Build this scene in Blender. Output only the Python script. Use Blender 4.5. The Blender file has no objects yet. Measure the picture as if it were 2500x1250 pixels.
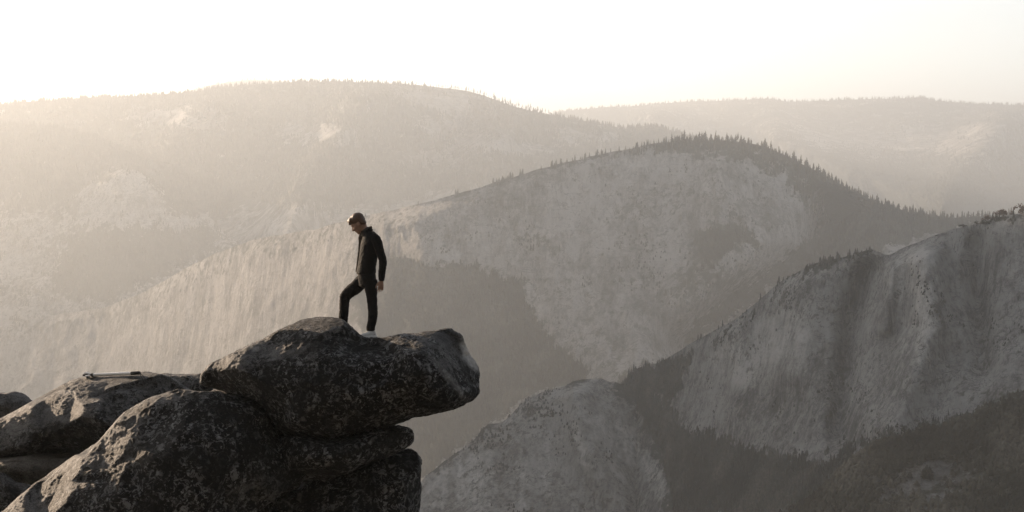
import bpy, bmesh, math, random
import numpy as np
from mathutils import Vector, Matrix
R = math.radians
S = bpy.context.scene
COL = S.collection

# ------------------------------------------------------------------ camera
LENS = 70.0
FPX = 2500.0 * LENS / 36.0            # focal length in pixels of the 2500 px wide photograph
HORIZ = 400.0                         # image row of the eye level
PITCH = math.atan((625.0 - HORIZ) / FPX)
cam_d = bpy.data.cameras.new('camera')
cam_d.lens = LENS
cam_d.sensor_width = 36.0
cam_d.clip_start = 0.5
cam_d.clip_end = 40000.0
cam = bpy.data.objects.new('camera', cam_d)
COL.objects.link(cam)
cam.location = (0, 0, 0)
cam.rotation_euler = (R(90) - PITCH, 0, 0)
S.camera = cam

# ------------------------------------------------------------------ sun, sky, exposure
SUN_AZ, SUN_EL = 46.0, 13.0           # degrees to the left of the view, above the horizon
sdir = Vector((-math.sin(R(SUN_AZ)) * math.cos(R(SUN_EL)), math.cos(R(SUN_AZ)) * math.cos(R(SUN_EL)), math.sin(R(SUN_EL))))
sun_d = bpy.data.lights.new('sun', 'SUN')
sun_d.energy = 5.0
sun_d.angle = R(0.5)
sun_d.color = (1.0, 0.758, 0.54)
sun = bpy.data.objects.new('sun', sun_d)
COL.objects.link(sun)
sun.location = (-40, 40, 40)
sun.rotation_euler = sdir.to_track_quat('Z', 'Y').to_euler()

world = bpy.data.worlds.new('World')
S.world = world
world.use_nodes = True
wn = world.node_tree
wn.nodes.clear()
sky = wn.nodes.new('ShaderNodeTexSky')
sky.sky_type = 'NISHITA'
sky.sun_disc = False
sky.sun_elevation = R(SUN_EL)
sky.sun_rotation = R(-SUN_AZ)
sky.altitude = 2200
sky.air_density = 1.0
sky.dust_density = 1.8
sky.ozone_density = 1.0
hsv = wn.nodes.new('ShaderNodeHueSaturation')
hsv.inputs['Saturation'].default_value = 0.30
bg = wn.nodes.new('ShaderNodeBackground')
bg.inputs['Strength'].default_value = 0.094
wo = wn.nodes.new('ShaderNodeOutputWorld')
wn.links.new(sky.outputs[0], hsv.inputs['Color'])
wn.links.new(hsv.outputs[0], bg.inputs['Color'])
wn.links.new(bg.outputs[0], wo.inputs['Surface'])

S.view_settings.view_transform = 'Standard'
S.view_settings.look = 'None'
S.view_settings.gamma = 1.0
S.view_settings.exposure = 1.24
S.render.engine = 'CYCLES'
S.cycles.use_denoising = True
S.cycles.max_bounces = 5
S.cycles.diffuse_bounces = 3
S.cycles.glossy_bounces = 2
S.cycles.volume_bounces = 0
S.cycles.sample_clamp_indirect = 4.0

rng = np.random.default_rng(7)
random.seed(7)

# ------------------------------------------------------------------ helpers
_cp, _sp = math.cos(PITCH), math.sin(PITCH)


def at(px, py, Y):
    """World point at depth Y (metres along +Y) seen at pixel px, py of the 2500 x 1250 photograph."""
    u = (np.asarray(px, float) - 1250.0) / FPX
    v = -(np.asarray(py, float) - 625.0) / FPX
    # camera axes: right (1,0,0), up (0,sp,cp), forward (0,cp,-sp)
    dx, dy, dz = u, v * _sp + _cp, v * _cp - _sp
    t = np.asarray(Y, float) / dy
    return np.stack(np.broadcast_arrays(dx * t, dy * t, dz * t), axis=-1)


def A(px, py, Y):
    return Vector([float(c) for c in at(px, py, Y)])


_perm = np.random.default_rng(11).permutation(256)
_perm = np.concatenate([_perm, _perm, _perm])
_grad = np.random.default_rng(12).normal(size=(256, 3))
_grad /= np.linalg.norm(_grad, axis=1)[:, None]


def perlin(p):
    p = np.asarray(p, float)
    i = np.floor(p).astype(int)
    f = p - i
    i &= 255
    w = f * f * f * (f * (f * 6 - 15) + 10)
    out = np.zeros(p.shape[:-1])
    for a in (0, 1):
        for b in (0, 1):
            for c in (0, 1):
                h = _perm[_perm[_perm[i[..., 0] + a] + i[..., 1] + b] + i[..., 2] + c]
                g = _grad[h]
                d = (g * (f - np.array((a, b, c)))).sum(-1)
                wt = (w[..., 0] if a else 1 - w[..., 0]) * (w[..., 1] if b else 1 - w[..., 1]) * (w[..., 2] if c else 1 - w[..., 2])
                out += wt * d
    return out * 1.6


def fbm(p, octaves=4, lac=2.03, gain=0.5, ridged=False):
    p = np.asarray(p, float)
    amp, tot, out = 1.0, 0.0, 0.0
    for k in range(octaves):
        n = perlin(p * lac ** k + 17.3 * k)
        if ridged:
            n = 1 - 2 * np.abs(n)
        out = out + amp * n
        tot += amp
        amp *= gain
    return out / tot


def sstep(a, b, x):
    t = np.clip((x - a) / (b - a), 0, 1)
    return t * t * (3 - 2 * t)


def interp(pts, x):
    pts = sorted(pts)
    xs = np.array([p[0] for p in pts], float)
    ys = np.array([p[1] for p in pts], float)
    # monotone-ish cubic (catmull) through the points
    m = np.gradient(ys, xs)
    x = np.clip(np.asarray(x, float), xs[0], xs[-1])
    k = np.clip(np.searchsorted(xs, x, side='right') - 1, 0, len(xs) - 2)
    h = xs[k + 1] - xs[k]
    t = (x - xs[k]) / h
    return ((2 * t ** 3 - 3 * t ** 2 + 1) * ys[k] + (t ** 3 - 2 * t ** 2 + t) * h * m[k]
            + (-2 * t ** 3 + 3 * t ** 2) * ys[k + 1] + (t ** 3 - t ** 2) * h * m[k + 1])


def mesh_from(name, verts, faces, smooth=True):
    me = bpy.data.meshes.new(name)
    verts = np.asarray(verts, np.float32)
    faces = np.asarray(faces, np.int32)
    n, k = faces.shape
    me.vertices.add(len(verts))
    me.vertices.foreach_set('co', verts.ravel())
    me.loops.add(n * k)
    me.loops.foreach_set('vertex_index', faces.ravel())
    me.polygons.add(n)
    me.polygons.foreach_set('loop_start', np.arange(0, n * k, k, dtype=np.int32))
    if smooth:
        me.polygons.foreach_set('use_smooth', np.ones(n, bool))
    me.update(calc_edges=True)
    me.validate()
    return me


def link(name, me, mat=None, parent=None):
    o = bpy.data.objects.new(name, me)
    COL.objects.link(o)
    if mat is not None and me is not None:
        me.materials.append(mat)
    if parent is not None:
        o.parent = parent
    return o


def tag(o, label=None, cat=None, group=None, kind=None):
    if label: o['label'] = label
    if cat: o['category'] = cat
    if group: o['group'] = group
    if kind: o['kind'] = kind
    return o


def attr(me, name, vals):
    a = me.attributes.new(name, 'FLOAT', 'POINT')
    a.data.foreach_set('value', np.asarray(vals, np.float32).ravel())


def vnormals(me):
    n = np.zeros(len(me.vertices) * 3, np.float32)
    me.vertices.foreach_get('normal', n)
    return n.reshape(-1, 3)


# ------------------------------------------------------------------ materials
def new_mat(name, rough=0.9):
    m = bpy.data.materials.new(name)
    m.use_nodes = True
    nt = m.node_tree
    b = nt.nodes['Principled BSDF']
    b.inputs['Roughness'].default_value = rough
    b.inputs['Specular IOR Level'].default_value = 0.25
    return m, nt, b


class NT:
    def __init__(s, nt):
        s.nt = nt

    def n(s, t, **kw):
        nd = s.nt.nodes.new(t)
        for k, v in kw.items():
            setattr(nd, k, v)
        return nd

    def l(s, a, b):
        s.nt.links.new(a, b)

    def noise(s, vec, scale, detail=5, rough=0.55, dist=0.0):
        nd = s.n('ShaderNodeTexNoise')
        nd.inputs['Scale'].default_value = scale
        nd.inputs['Detail'].default_value = detail
        nd.inputs['Roughness'].default_value = rough
        nd.inputs['Distortion'].default_value = dist
        s.l(vec, nd.inputs['Vector'])
        return nd.outputs['Fac']

    def ramp(s, fac, stops):
        nd = s.n('ShaderNodeValToRGB')
        el = nd.color_ramp.elements
        while len(el) < len(stops):
            el.new(0.5)
        for e, (p, c) in zip(el, stops):
            e.position = p
            e.color = (c, c, c, 1) if not isinstance(c, tuple) else (*c, 1)
        s.l(fac, nd.inputs['Fac'])
        return nd.outputs['Color']

    def mix(s, fac, a, b, blend='MIX'):
        nd = s.n('ShaderNodeMix', data_type='RGBA', blend_type=blend)
        for sock, v in ((nd.inputs[0], fac), (nd.inputs[6], a), (nd.inputs[7], b)):
            if isinstance(v, (int, float)):
                sock.default_value = v
            elif isinstance(v, tuple):
                sock.default_value = (*v, 1)
            else:
                s.l(v, sock)
        return nd.outputs[2]

    def math(s, op, a, b=0.0, clamp=False):
        nd = s.n('ShaderNodeMath', operation=op, use_clamp=clamp)
        for i, v in enumerate((a, b)):
            if isinstance(v, (int, float)):
                nd.inputs[i].default_value = v
            else:
                s.l(v, nd.inputs[i])
        return nd.outputs[0]

    def mapped(s, vec, sc, rot=(0, 0, 0)):
        nd = s.n('ShaderNodeMapping')
        nd.inputs['Scale'].default_value = sc
        nd.inputs['Rotation'].default_value = rot
        s.l(vec, nd.inputs['Vector'])
        return nd.outputs[0]

    def attrf(s, name):
        nd = s.n('ShaderNodeAttribute', attribute_name=name)
        return nd.outputs['Fac']

    def bump(s, h, strength, dist, bsdf):
        nd = s.n('ShaderNodeBump')
        nd.inputs['Strength'].default_value = strength
        nd.inputs['Distance'].default_value = dist
        s.l(h, nd.inputs['Height'])
        s.l(nd.outputs[0], bsdf.inputs['Normal'])


def mountain_mat(name, rock=(0.42, 0.40, 0.38), dark=(0.10, 0.097, 0.09), forest=(0.04, 0.041, 0.033), streak=1.0, scale=1.0, brushy=0.8):
    m, nt, b = new_mat(name, 0.95)
    b.inputs['Specular IOR Level'].default_value = 0.1
    t = NT(nt)
    co = t.n('ShaderNodeTexCoord').outputs['Object']
    v_fall = t.mapped(co, (1.0, 0.6, 0.09))
    v_ledge = t.mapped(co, (0.35, 0.35, 1.3), (0.0, 0.25, 0.0))
    big = t.noise(co, 0.007 * scale, 6, 0.65)
    patch = t.noise(co, 0.035 * scale, 7, 0.7, 0.4)
    fall = t.noise(v_fall, 0.05 * scale, 7, 0.7, 0.25)
    fall2 = t.noise(v_fall, 0.17 * scale, 4, 0.65)
    ledge = t.noise(v_ledge, 0.06 * scale, 6, 0.7, 0.6)
    grain = t.noise(co, 0.20 * scale, 5, 0.75)
    f1 = t.ramp(fall, [(0.38, 0.0), (0.60, 1.0)])
    f2 = t.ramp(fall2, [(0.36, 0.1), (0.60, 1.0)])
    st = t.mix(0.5, f1, f2)
    pt = t.ramp(patch, [(0.36, 0.0), (0.62, 1.0)])
    ld = t.ramp(ledge, [(0.38, 0.0), (0.60, 1.0)])
    gr = t.ramp(grain, [(0.38, 0.0), (0.60, 1.0)])
    k = t.mix(0.72 * streak, t.mix(0.35, pt, ld), st)
    k = t.mix(0.22, k, gr)
    k = t.mix(0.30, k, t.ramp(big, [(0.40, 0.0), (0.60, 1.0)]))
    k = t.ramp(k, [(0.26, 0.0), (0.66, 1.0)])
    wob = t.n('ShaderNodeVectorMath', operation='MULTIPLY_ADD')
    wn2 = t.n('ShaderNodeTexNoise')
    wn2.inputs['Scale'].default_value = 0.03 * scale
    wn2.inputs['Detail'].default_value = 4
    t.l(co, wn2.inputs['Vector'])
    t.l(wn2.outputs['Color'], wob.inputs[0])
    wob.inputs[1].default_value = (22 / scale, 22 / scale, 40 / scale)
    t.l(co, wob.inputs[2])

    def slabs(mp, sc):
        vo = t.n('ShaderNodeTexVoronoi')
        vo.inputs['Scale'].default_value = sc
        t.l(t.mapped(wob.outputs[0], mp[0], mp[1]), vo.inputs['Vector'])
        sp = t.n('ShaderNodeSeparateColor')
        t.l(vo.outputs['Color'], sp.inputs[0])
        return sp.outputs[0]
    sl1 = slabs(((1.0, 0.6, 0.22), (0.0, 0.12, 0.0)), 0.028 * scale)
    sl2 = slabs(((1.0, 0.6, 0.45), (0.0, -0.3, 0.0)), 0.085 * scale)
    k = t.mix(0.22, k, sl1)
    k = t.mix(0.22, k, sl2)
    k = t.ramp(k, [(0.15, 0.0), (0.80, 1.0)])
    col = t.mix(k, dark, rock)
    def lines(vec, sc, w, dist=0.6):
        q = t.math('ABSOLUTE', t.math('SUBTRACT', t.noise(vec, sc, 5, 0.6, dist), 0.5))
        return t.ramp(q, [(0.0, 1.0), (w, 0.0)])
    joints = t.math('MULTIPLY', lines(v_fall, 0.07 * scale, 0.018), t.ramp(t.noise(co, 0.02 * scale, 3), [(0.42, 0.0), (0.56, 0.85)]))
    cracks = t.math('MULTIPLY', lines(v_ledge, 0.045 * scale, 0.016), t.ramp(t.noise(co, 0.03 * scale, 3), [(0.46, 0.0), (0.6, 0.8)]))
    col = t.mix(t.math('MAXIMUM', t.math('MULTIPLY', joints, streak), cracks), col, tuple(c * 0.4 for c in dark))
    pale = t.attrf('pale')
    pk = t.math('MULTIPLY', pale, t.math('ADD', 0.35, t.math('MULTIPLY', k, 0.9)), True)
    col = t.mix(pk, col, (0.58, 0.56, 0.53))
    stain = t.attrf('stain')
    sk = t.math('MULTIPLY', stain, t.math('SUBTRACT', 1.25, t.math('MULTIPLY', t.math('ADD', f2, f1), 0.55)), True)
    col = t.mix(sk, col, tuple(c * 0.6 for c in dark))
    # scattered brush on the rock, then the mask of the wooded ground
    brush = t.math('MULTIPLY', t.ramp(t.noise(co, 0.085 * scale, 6, 0.75, 0.5), [(0.52, 0.0), (0.58, brushy)]), t.ramp(t.noise(v_ledge, 0.014 * scale, 5, 0.6), [(0.46, 0.0), (0.56, 1.0)]))
    wood = t.attrf('forest')
    wn_ = t.math('ADD', t.math('MULTIPLY', t.math('SUBTRACT', t.noise(co, 0.05 * scale, 7, 0.75), 0.5), 2.6), wood)
    wmask = t.ramp(wn_, [(0.40, 0.0), (0.60, 1.0)])
    col = t.mix(brush, col, (0.07, 0.07, 0.055))
    fcol = t.mix(t.ramp(grain, [(0.4, 0.0), (0.62, 1.0)]), forest, tuple(c * 1.9 for c in forest))
    col = t.mix(wmask, col, fcol)
    t.l(col, b.inputs['Base Color'])
    h = t.math('ADD', t.math('MULTIPLY', fall, 6.0), t.math('ADD', t.math('MULTIPLY', patch, 8.0), t.math('MULTIPLY', grain, 2.5)))
    t.bump(h, 0.9, 1.4 / scale, b)
    return m


def simple_mat(name, col, rough=0.8, var=0.25, sc=8.0, bump=0.0, bdist=0.01, spec=0.25, metal=0.0):
    m, nt, b = new_mat(name, rough)
    b.inputs['Specular IOR Level'].default_value = spec
    b.inputs['Metallic'].default_value = metal
    t = NT(nt)
    co = t.n('ShaderNodeTexCoord').outputs['Object']
    n = t.noise(co, sc, 5, 0.6)
    c = t.mix(t.ramp(n, [(0.3, 0.0), (0.7, 1.0)]), tuple(x * (1 - var) for x in col), tuple(min(1, x * (1 + var)) for x in col))
    t.l(c, b.inputs['Base Color'])
    if bump:
        t.bump(n, bump, bdist, b)
    return m


def boulder_mat(name, lichen=1.0, base=(0.155, 0.153, 0.151)):
    """Weathered granite: grey crystals under a black lichen crust flecked with pale lichen."""
    m, nt, b = new_mat(name, 0.92)
    t = NT(nt)
    co = t.n('ShaderNodeTexCoord').outputs['Object']
    geo = t.n('ShaderNodeNewGeometry')
    sep = t.n('ShaderNodeSeparateXYZ')
    t.l(geo.outputs['Normal'], sep.inputs[0])
    b.inputs['Specular IOR Level'].default_value = 0.10
    b.inputs['Roughness'].default_value = 0.6
    crystal = t.noise(co, 55.0, 4, 0.75)
    mid = t.noise(co, 7.0, 7, 0.75, 0.3)
    big = t.noise(co, 1.4, 5, 0.6, 0.4)
    fleck = t.noise(co, 9.5, 7, 0.75, 0.8)
    fleck2 = t.noise(co, 20.0, 5, 0.7, 0.4)
    vein = t.noise(t.mapped(co, (1.0, 1.0, 3.5), (0, 0.5, 0)), 3.0, 6, 0.7)
    g = t.mix(t.ramp(crystal, [(0.38, 0.0), (0.60, 1.0)]), tuple(c * 0.35 for c in base), tuple(c * 1.5 for c in base))
    g = t.mix(t.ramp(mid, [(0.36, 0.85), (0.56, 0.0)]), g, tuple(c * 0.18 for c in base))
    g = t.mix(t.ramp(vein, [(0.52, 0.0), (0.64, 0.45)]), g, tuple(c * 1.7 for c in base))
    g = t.mix(t.ramp(big, [(0.38, 0.6), (0.58, 0.0)]), g, tuple(c * 0.35 for c in base))
    # lichen cover: thick on steep faces, thinned for painted sunlit strips, broken by noise
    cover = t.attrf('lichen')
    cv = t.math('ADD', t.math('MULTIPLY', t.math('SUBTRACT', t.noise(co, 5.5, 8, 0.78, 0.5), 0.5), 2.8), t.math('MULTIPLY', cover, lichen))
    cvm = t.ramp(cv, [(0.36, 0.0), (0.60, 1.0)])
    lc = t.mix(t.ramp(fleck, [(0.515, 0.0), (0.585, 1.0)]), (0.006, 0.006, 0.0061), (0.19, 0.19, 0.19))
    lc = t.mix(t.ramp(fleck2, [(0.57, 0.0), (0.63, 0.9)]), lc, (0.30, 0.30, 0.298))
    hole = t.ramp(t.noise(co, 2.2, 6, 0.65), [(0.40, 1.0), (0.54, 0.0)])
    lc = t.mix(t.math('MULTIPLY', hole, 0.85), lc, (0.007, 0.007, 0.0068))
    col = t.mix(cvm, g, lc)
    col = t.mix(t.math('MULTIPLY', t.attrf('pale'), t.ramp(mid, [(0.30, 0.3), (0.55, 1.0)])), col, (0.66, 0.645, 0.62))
    t.l(col, b.inputs['Base Color'])
    h = t.math('ADD', t.math('MULTIPLY', crystal, 0.35), t.math('ADD', t.math('MULTIPLY', fleck, 0.9), t.math('MULTIPLY', mid, 1.2)))
    t.bump(h, 1.0, 0.05, b)
    return m


# ------------------------------------------------------------------ where woods and bare rock lie on the mountains
GW, GH, GS = 720, 400, 4               # raster of the land cover, 4 px of the photograph per cell, from (-190, -100)
cover = np.full((GH, GW), 0.45)
pale_r = np.zeros((GH, GW))
stain_r = np.zeros((GH, GW))
_gx = (np.arange(GW) * GS - 190.0)[None, :].repeat(GH, 0)
_gy = (np.arange(GH) * GS - 100.0)[:, None].repeat(GW, 1)


def inside(poly):
    m = np.zeros((GH, GW), bool)
    n = len(poly)
    for i in range(n):
        x1, y1 = poly[i]
        x2, y2 = poly[(i + 1) % n]
        if y1 == y2: continue
        c = ((_gy < y1) != (_gy < y2)) & (_gx < (x2 - x1) * (_gy - y1) / (y2 - y1) + x1)
        m ^= c
    return m


def blur(a, r):
    for ax in (0, 1):
        for _ in range(2):
            k = np.ones(2 * r + 1) / (2 * r + 1)
            pad = [(0, 0), (0, 0)]
            pad[ax] = (r, r)
            a = np.apply_along_axis(lambda v: np.convolve(v, k, 'valid'), ax, np.pad(a, pad, mode='edge'))
    return a


def paint(poly, val, soft=3, arr=None):
    global cover
    m = blur(inside(poly).astype(float), soft) if soft else inside(poly).astype(float)
    tgt = cover if arr is None else arr
    tgt *= (1 - m)
    tgt += m * val


def look(arr, px, py):
    x = np.clip((np.asarray(px) + 190.0) / GS, 0, GW - 1.001)
    y = np.clip((np.asarray(py) + 100.0) / GS, 0, GH - 1.001)
    i, j = y.astype(int), x.astype(int)
    fy, fx = y - i, x - j
    return (arr[i, j] * (1 - fx) * (1 - fy) + arr[i, j + 1] * fx * (1 - fy) + arr[i + 1, j] * (1 - fx) * fy + arr[i + 1, j + 1] * fx * fy)


# far right ridge and its valley
paint([(1340, 230), (2600, 230), (2600, 500), (1900, 500), (1340, 330)], 0.62, 2)
paint([(1900, 300), (2150, 330), (2400, 310), (2500, 350), (2300, 380), (2000, 360)], 0.25, 4)
paint([(1950, 380), (2200, 400), (2500, 440), (2500, 520), (2200, 500), (2050, 450)], 0.85, 4)
# long ridge across the middle
paint([(-190, 180), (1250, 180), (1650, 310), (1650, 400), (1000, 500), (-190, 520)], 0.72, 2)
for c in ([(950, 215), (1120, 222), (1230, 265), (1130, 275), (1010, 262)], [(1020, 300), (1160, 298), (1180, 318), (1040, 322)],
          [(640, 305), (840, 320), (870, 345), (700, 340)], [(960, 375), (1080, 370), (1160, 395), (1000, 400)],
          [(1040, 330), (1230, 335), (1400, 365), (1280, 385), (1120, 355)], [(300, 270), (560, 280), (520, 310), (330, 300)],
          [(1320, 318), (1480, 322), (1560, 345), (1420, 350)]):
    paint(c, 0.10, 3)
# spurs at left
paint([(-190, 290), (150, 300), (450, 400), (620, 480), (500, 560), (150, 420), (-190, 400)], 0.85, 3)
paint([(180, 470), (290, 408), (370, 430), (420, 520), (330, 570), (200, 560)], 0.18, 3)
paint([(-190, 500), (120, 520), (200, 600), (100, 700), (-190, 700)], 0.30, 4)
paint([(200, 560), (520, 560), (520, 640), (350, 720), (180, 740), (120, 660)], 0.85, 4)
paint([(380, 525), (500, 525), (540, 545), (420, 560)], 0.12, 2)
# the middle massif
paint([(-190, 740), (250, 745), (480, 640), (760, 560), (1100, 478), (1580, 352), (1900, 420), (2000, 560), (1700, 830), (1480, 950), (1000, 1000), (-190, 1000)], 0.18, 2)
paint([(640, 560), (760, 548), (980, 500), (1100, 470), (1180, 500), (980, 540), (800, 590), (640, 620)], 0.12, 2)
paint([(850, 700), (930, 640), (980, 625), (1060, 650), (1150, 655), (1255, 680), (1300, 760), (1345, 840), (1420, 900), (1440, 930),
       (1290, 968), (1150, 1070), (1030, 1165), (960, 1200), (900, 900)], 0.97, 2)
paint([(1500, 360), (1580, 335), (1800, 320), (1900, 350), (2010, 415), (2160, 490), (2600, 470), (2600, 540), (2200, 600), (2040, 640), (2020, 560),
       (2050, 500), (1960, 420), (1850, 362), (1700, 358), (1600, 366)], 0.95, 2)
paint([(2050, 500), (2200, 540), (2250, 700), (2000, 730), (1850, 820), (1690, 920), (1560, 960), (1640, 880), (1690, 800), (1760, 742), (1850, 676), (1940, 622), (2000, 575)], 1.0, 2)
paint([(1700, 560), (1800, 545), (1860, 590), (1780, 605), (1740, 645), (1690, 605)], 0.85, 3)
paint([(1660, 640), (1790, 650), (1880, 640), (1830, 700), (1700, 730), (1640, 700)], 0.5, 4)
paint([(1250, 520), (1330, 560), (1400, 640), (1330, 640), (1260, 580)], 0.42, 4)
paint([(-190, 900), (0, 790), (250, 742), (350, 700), (480, 632), (600, 580), (760, 550), (960, 502), (1000, 530), (780, 600), (620, 640), (500, 700), (360, 770), (0, 850), (-190, 960)], 0.45, 5)
paint([(-190, 880), (360, 780), (620, 650), (820, 610), (880, 900), (500, 960), (-190, 1000)], 0.06, 4)
paint([(-190, 860), (360, 720), (620, 600), (820, 560), (960, 520), (960, 700), (880, 900), (500, 1000), (-190, 1000)], 0.42, 6, stain_r)
paint([(1500, 540), (1560, 560), (1640, 740), (1600, 760)], 0.30, 3)
# lower dome
paint([(1030, 1170), (1150, 1080), (1290, 975), (1400, 938), (1480, 955), (1600, 1090), (1650, 1260), (1000, 1260)], 0.20, 2)
paint([(1150, 1075), (1300, 985), (1350, 1000), (1250, 1070), (1180, 1110)], 0.42, 3)
# right cliff
paint([(1500, 920), (1700, 830), (1900, 690), (2130, 608), (2330, 558), (2600, 500), (2600, 1000), (2100, 1150), (1700, 1050)], 0.10, 2)
paint([(1500, 930), (1545, 903), (1600, 890), (1690, 862), (1660, 930), (1640, 980), (1660, 1060), (1760, 1070), (1850, 1110), (2000, 1130), (2070, 1080),
       (2100, 1120), (2000, 1260), (1600, 1260), (1640, 1190), (1560, 1000)], 0.95, 2)
paint([(1600, 955), (1625, 965), (1625, 1010), (1605, 990)], 0.3, 1)
paint([(1690, 835), (1800, 775), (1990, 650), (2010, 700), (1850, 790), (1740, 850)], 0.36, 3)
# near slope
paint([(1850, 1260), (2020, 1180), (2080, 1110), (2230, 1045), (2370, 1005), (2500, 950), (2600, 900), (2600, 1300), (1850, 1300)], 0.62, 3)
paint([(2100, 1080), (2300, 1040), (2360, 1020), (2330, 1090), (2150, 1170)], 0.98, 2)
paint([(2200, 1130), (2330, 1100), (2420, 1180), (2250, 1230), (2120, 1230)], 0.35, 4)
# pale bare slabs
for c in ([(1135, 1150), (1150, 1080), (1190, 1100), (1180, 1250), (1130, 1250)], [(1270, 690), (1310, 700), (1330, 760), (1300, 770)],
          [(2330, 560), (2500, 525), (2500, 545), (2420, 560)], [(1900, 690), (2130, 612), (2140, 630), (1960, 680)],
          [(1740, 860), (1950, 740), (1990, 900), (1790, 960)], [(2170, 650), (2240, 600), (2300, 640), (2280, 900), (2200, 860)],
          [(1020, 590), (1180, 560), (1200, 640), (1080, 640)], [(1640, 690), (1700, 790), (1690, 810), (1630, 720)],
          [(1500, 390), (1640, 372), (1640, 392), (1500, 420)]):
    paint(c, 0.38, 3, pale_r)

for x_, y0_, y1_, w_, sl in ((1045, 1185, 1250, 5, 0), (1062, 1160, 1250, 7, 2), (1082, 1140, 1250, 5, 0), (1125, 1100, 1240, 8, 4), (1140, 1110, 1245, 4, 2), (1158, 1095, 1250, 7, 3), (1178, 1130, 1250, 4, 0), (1196, 1100, 1250, 5, 4),
                             (1405, 1040, 1150, 7, 30), (1465, 1020, 1180, 5, 55), (1500, 1030, 1160, 7, 60), (1540, 1050, 1200, 5, 60), (1440, 1010, 1090, 4, 30), (1330, 1080, 1220, 4, 10), (1270, 1100, 1250, 6, 4), (1580, 1090, 1230, 5, 40)):
    paint([(x_ - w_, y0_), (x_ + w_, y0_), (x_ + w_ + sl, y1_), (x_ - w_ + sl, y1_)], 0.85, 1, pale_r)
# dark water stains and recesses coloured darker on the walls
for c, val in (([(2085, 640), (2130, 628), (2120, 720), (2075, 860), (2065, 1070), (2035, 1070), (2030, 900), (2060, 740)], 0.75), ([(2150, 700), (2200, 690), (2195, 820), (2170, 960), (2140, 1000), (2140, 820)], 0.6),
               ([(2215, 660), (2232, 640), (2236, 860), (2218, 900)], 0.7), ([(2290, 600), (2325, 590), (2320, 800), (2290, 820)], 0.55), ([(2350, 590), (2450, 590), (2470, 760), (2420, 900), (2360, 800)], 0.35),
               ([(1840, 900), (2030, 860), (2040, 1080), (1900, 1100), (1820, 1060)], 0.4), ([(1674, 480), (1704, 480), (1712, 620), (1684, 640)], 0.9), ([(1732, 490), (1752, 490), (1756, 580), (1736, 590)], 0.9),
               ([(1640, 480), (1655, 480), (1660, 600), (1645, 600)], 0.5), ([(1528, 540), (1548, 540), (1618, 760), (1596, 765)], 0.75), ([(1476, 600), (1490, 600), (1508, 850), (1494, 850)], 0.6), ([(1604, 640), (1618, 640), (1640, 800), (1624, 800)], 0.6), ([(1412, 520), (1428, 520), (1446, 650), (1430, 650)], 0.6),
               ([(1796, 455), (1812, 455), (1826, 560), (1808, 560)], 0.6), ([(1876, 480), (1890, 480), (1906, 570), (1888, 570)], 0.5), ([(1560, 430), (1576, 430), (1580, 520), (1562, 520)], 0.5), ([(1350, 480), (1362, 480), (1372, 600), (1356, 600)], 0.5), ([(1330, 700), (1344, 700), (1380, 830), (1362, 830)], 0.5),
               ([(2440, 900), (2600, 760), (2600, 1300), (2380, 1300), (2400, 1050)], 0.4), ([(1530, 540), (1545, 540), (1600, 760), (1585, 770)], 0.35)):
    paint(c, val, 2, stain_r)

# ------------------------------------------------------------------ the land
GROUND_Z = -700.0
LAYERS = []


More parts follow.
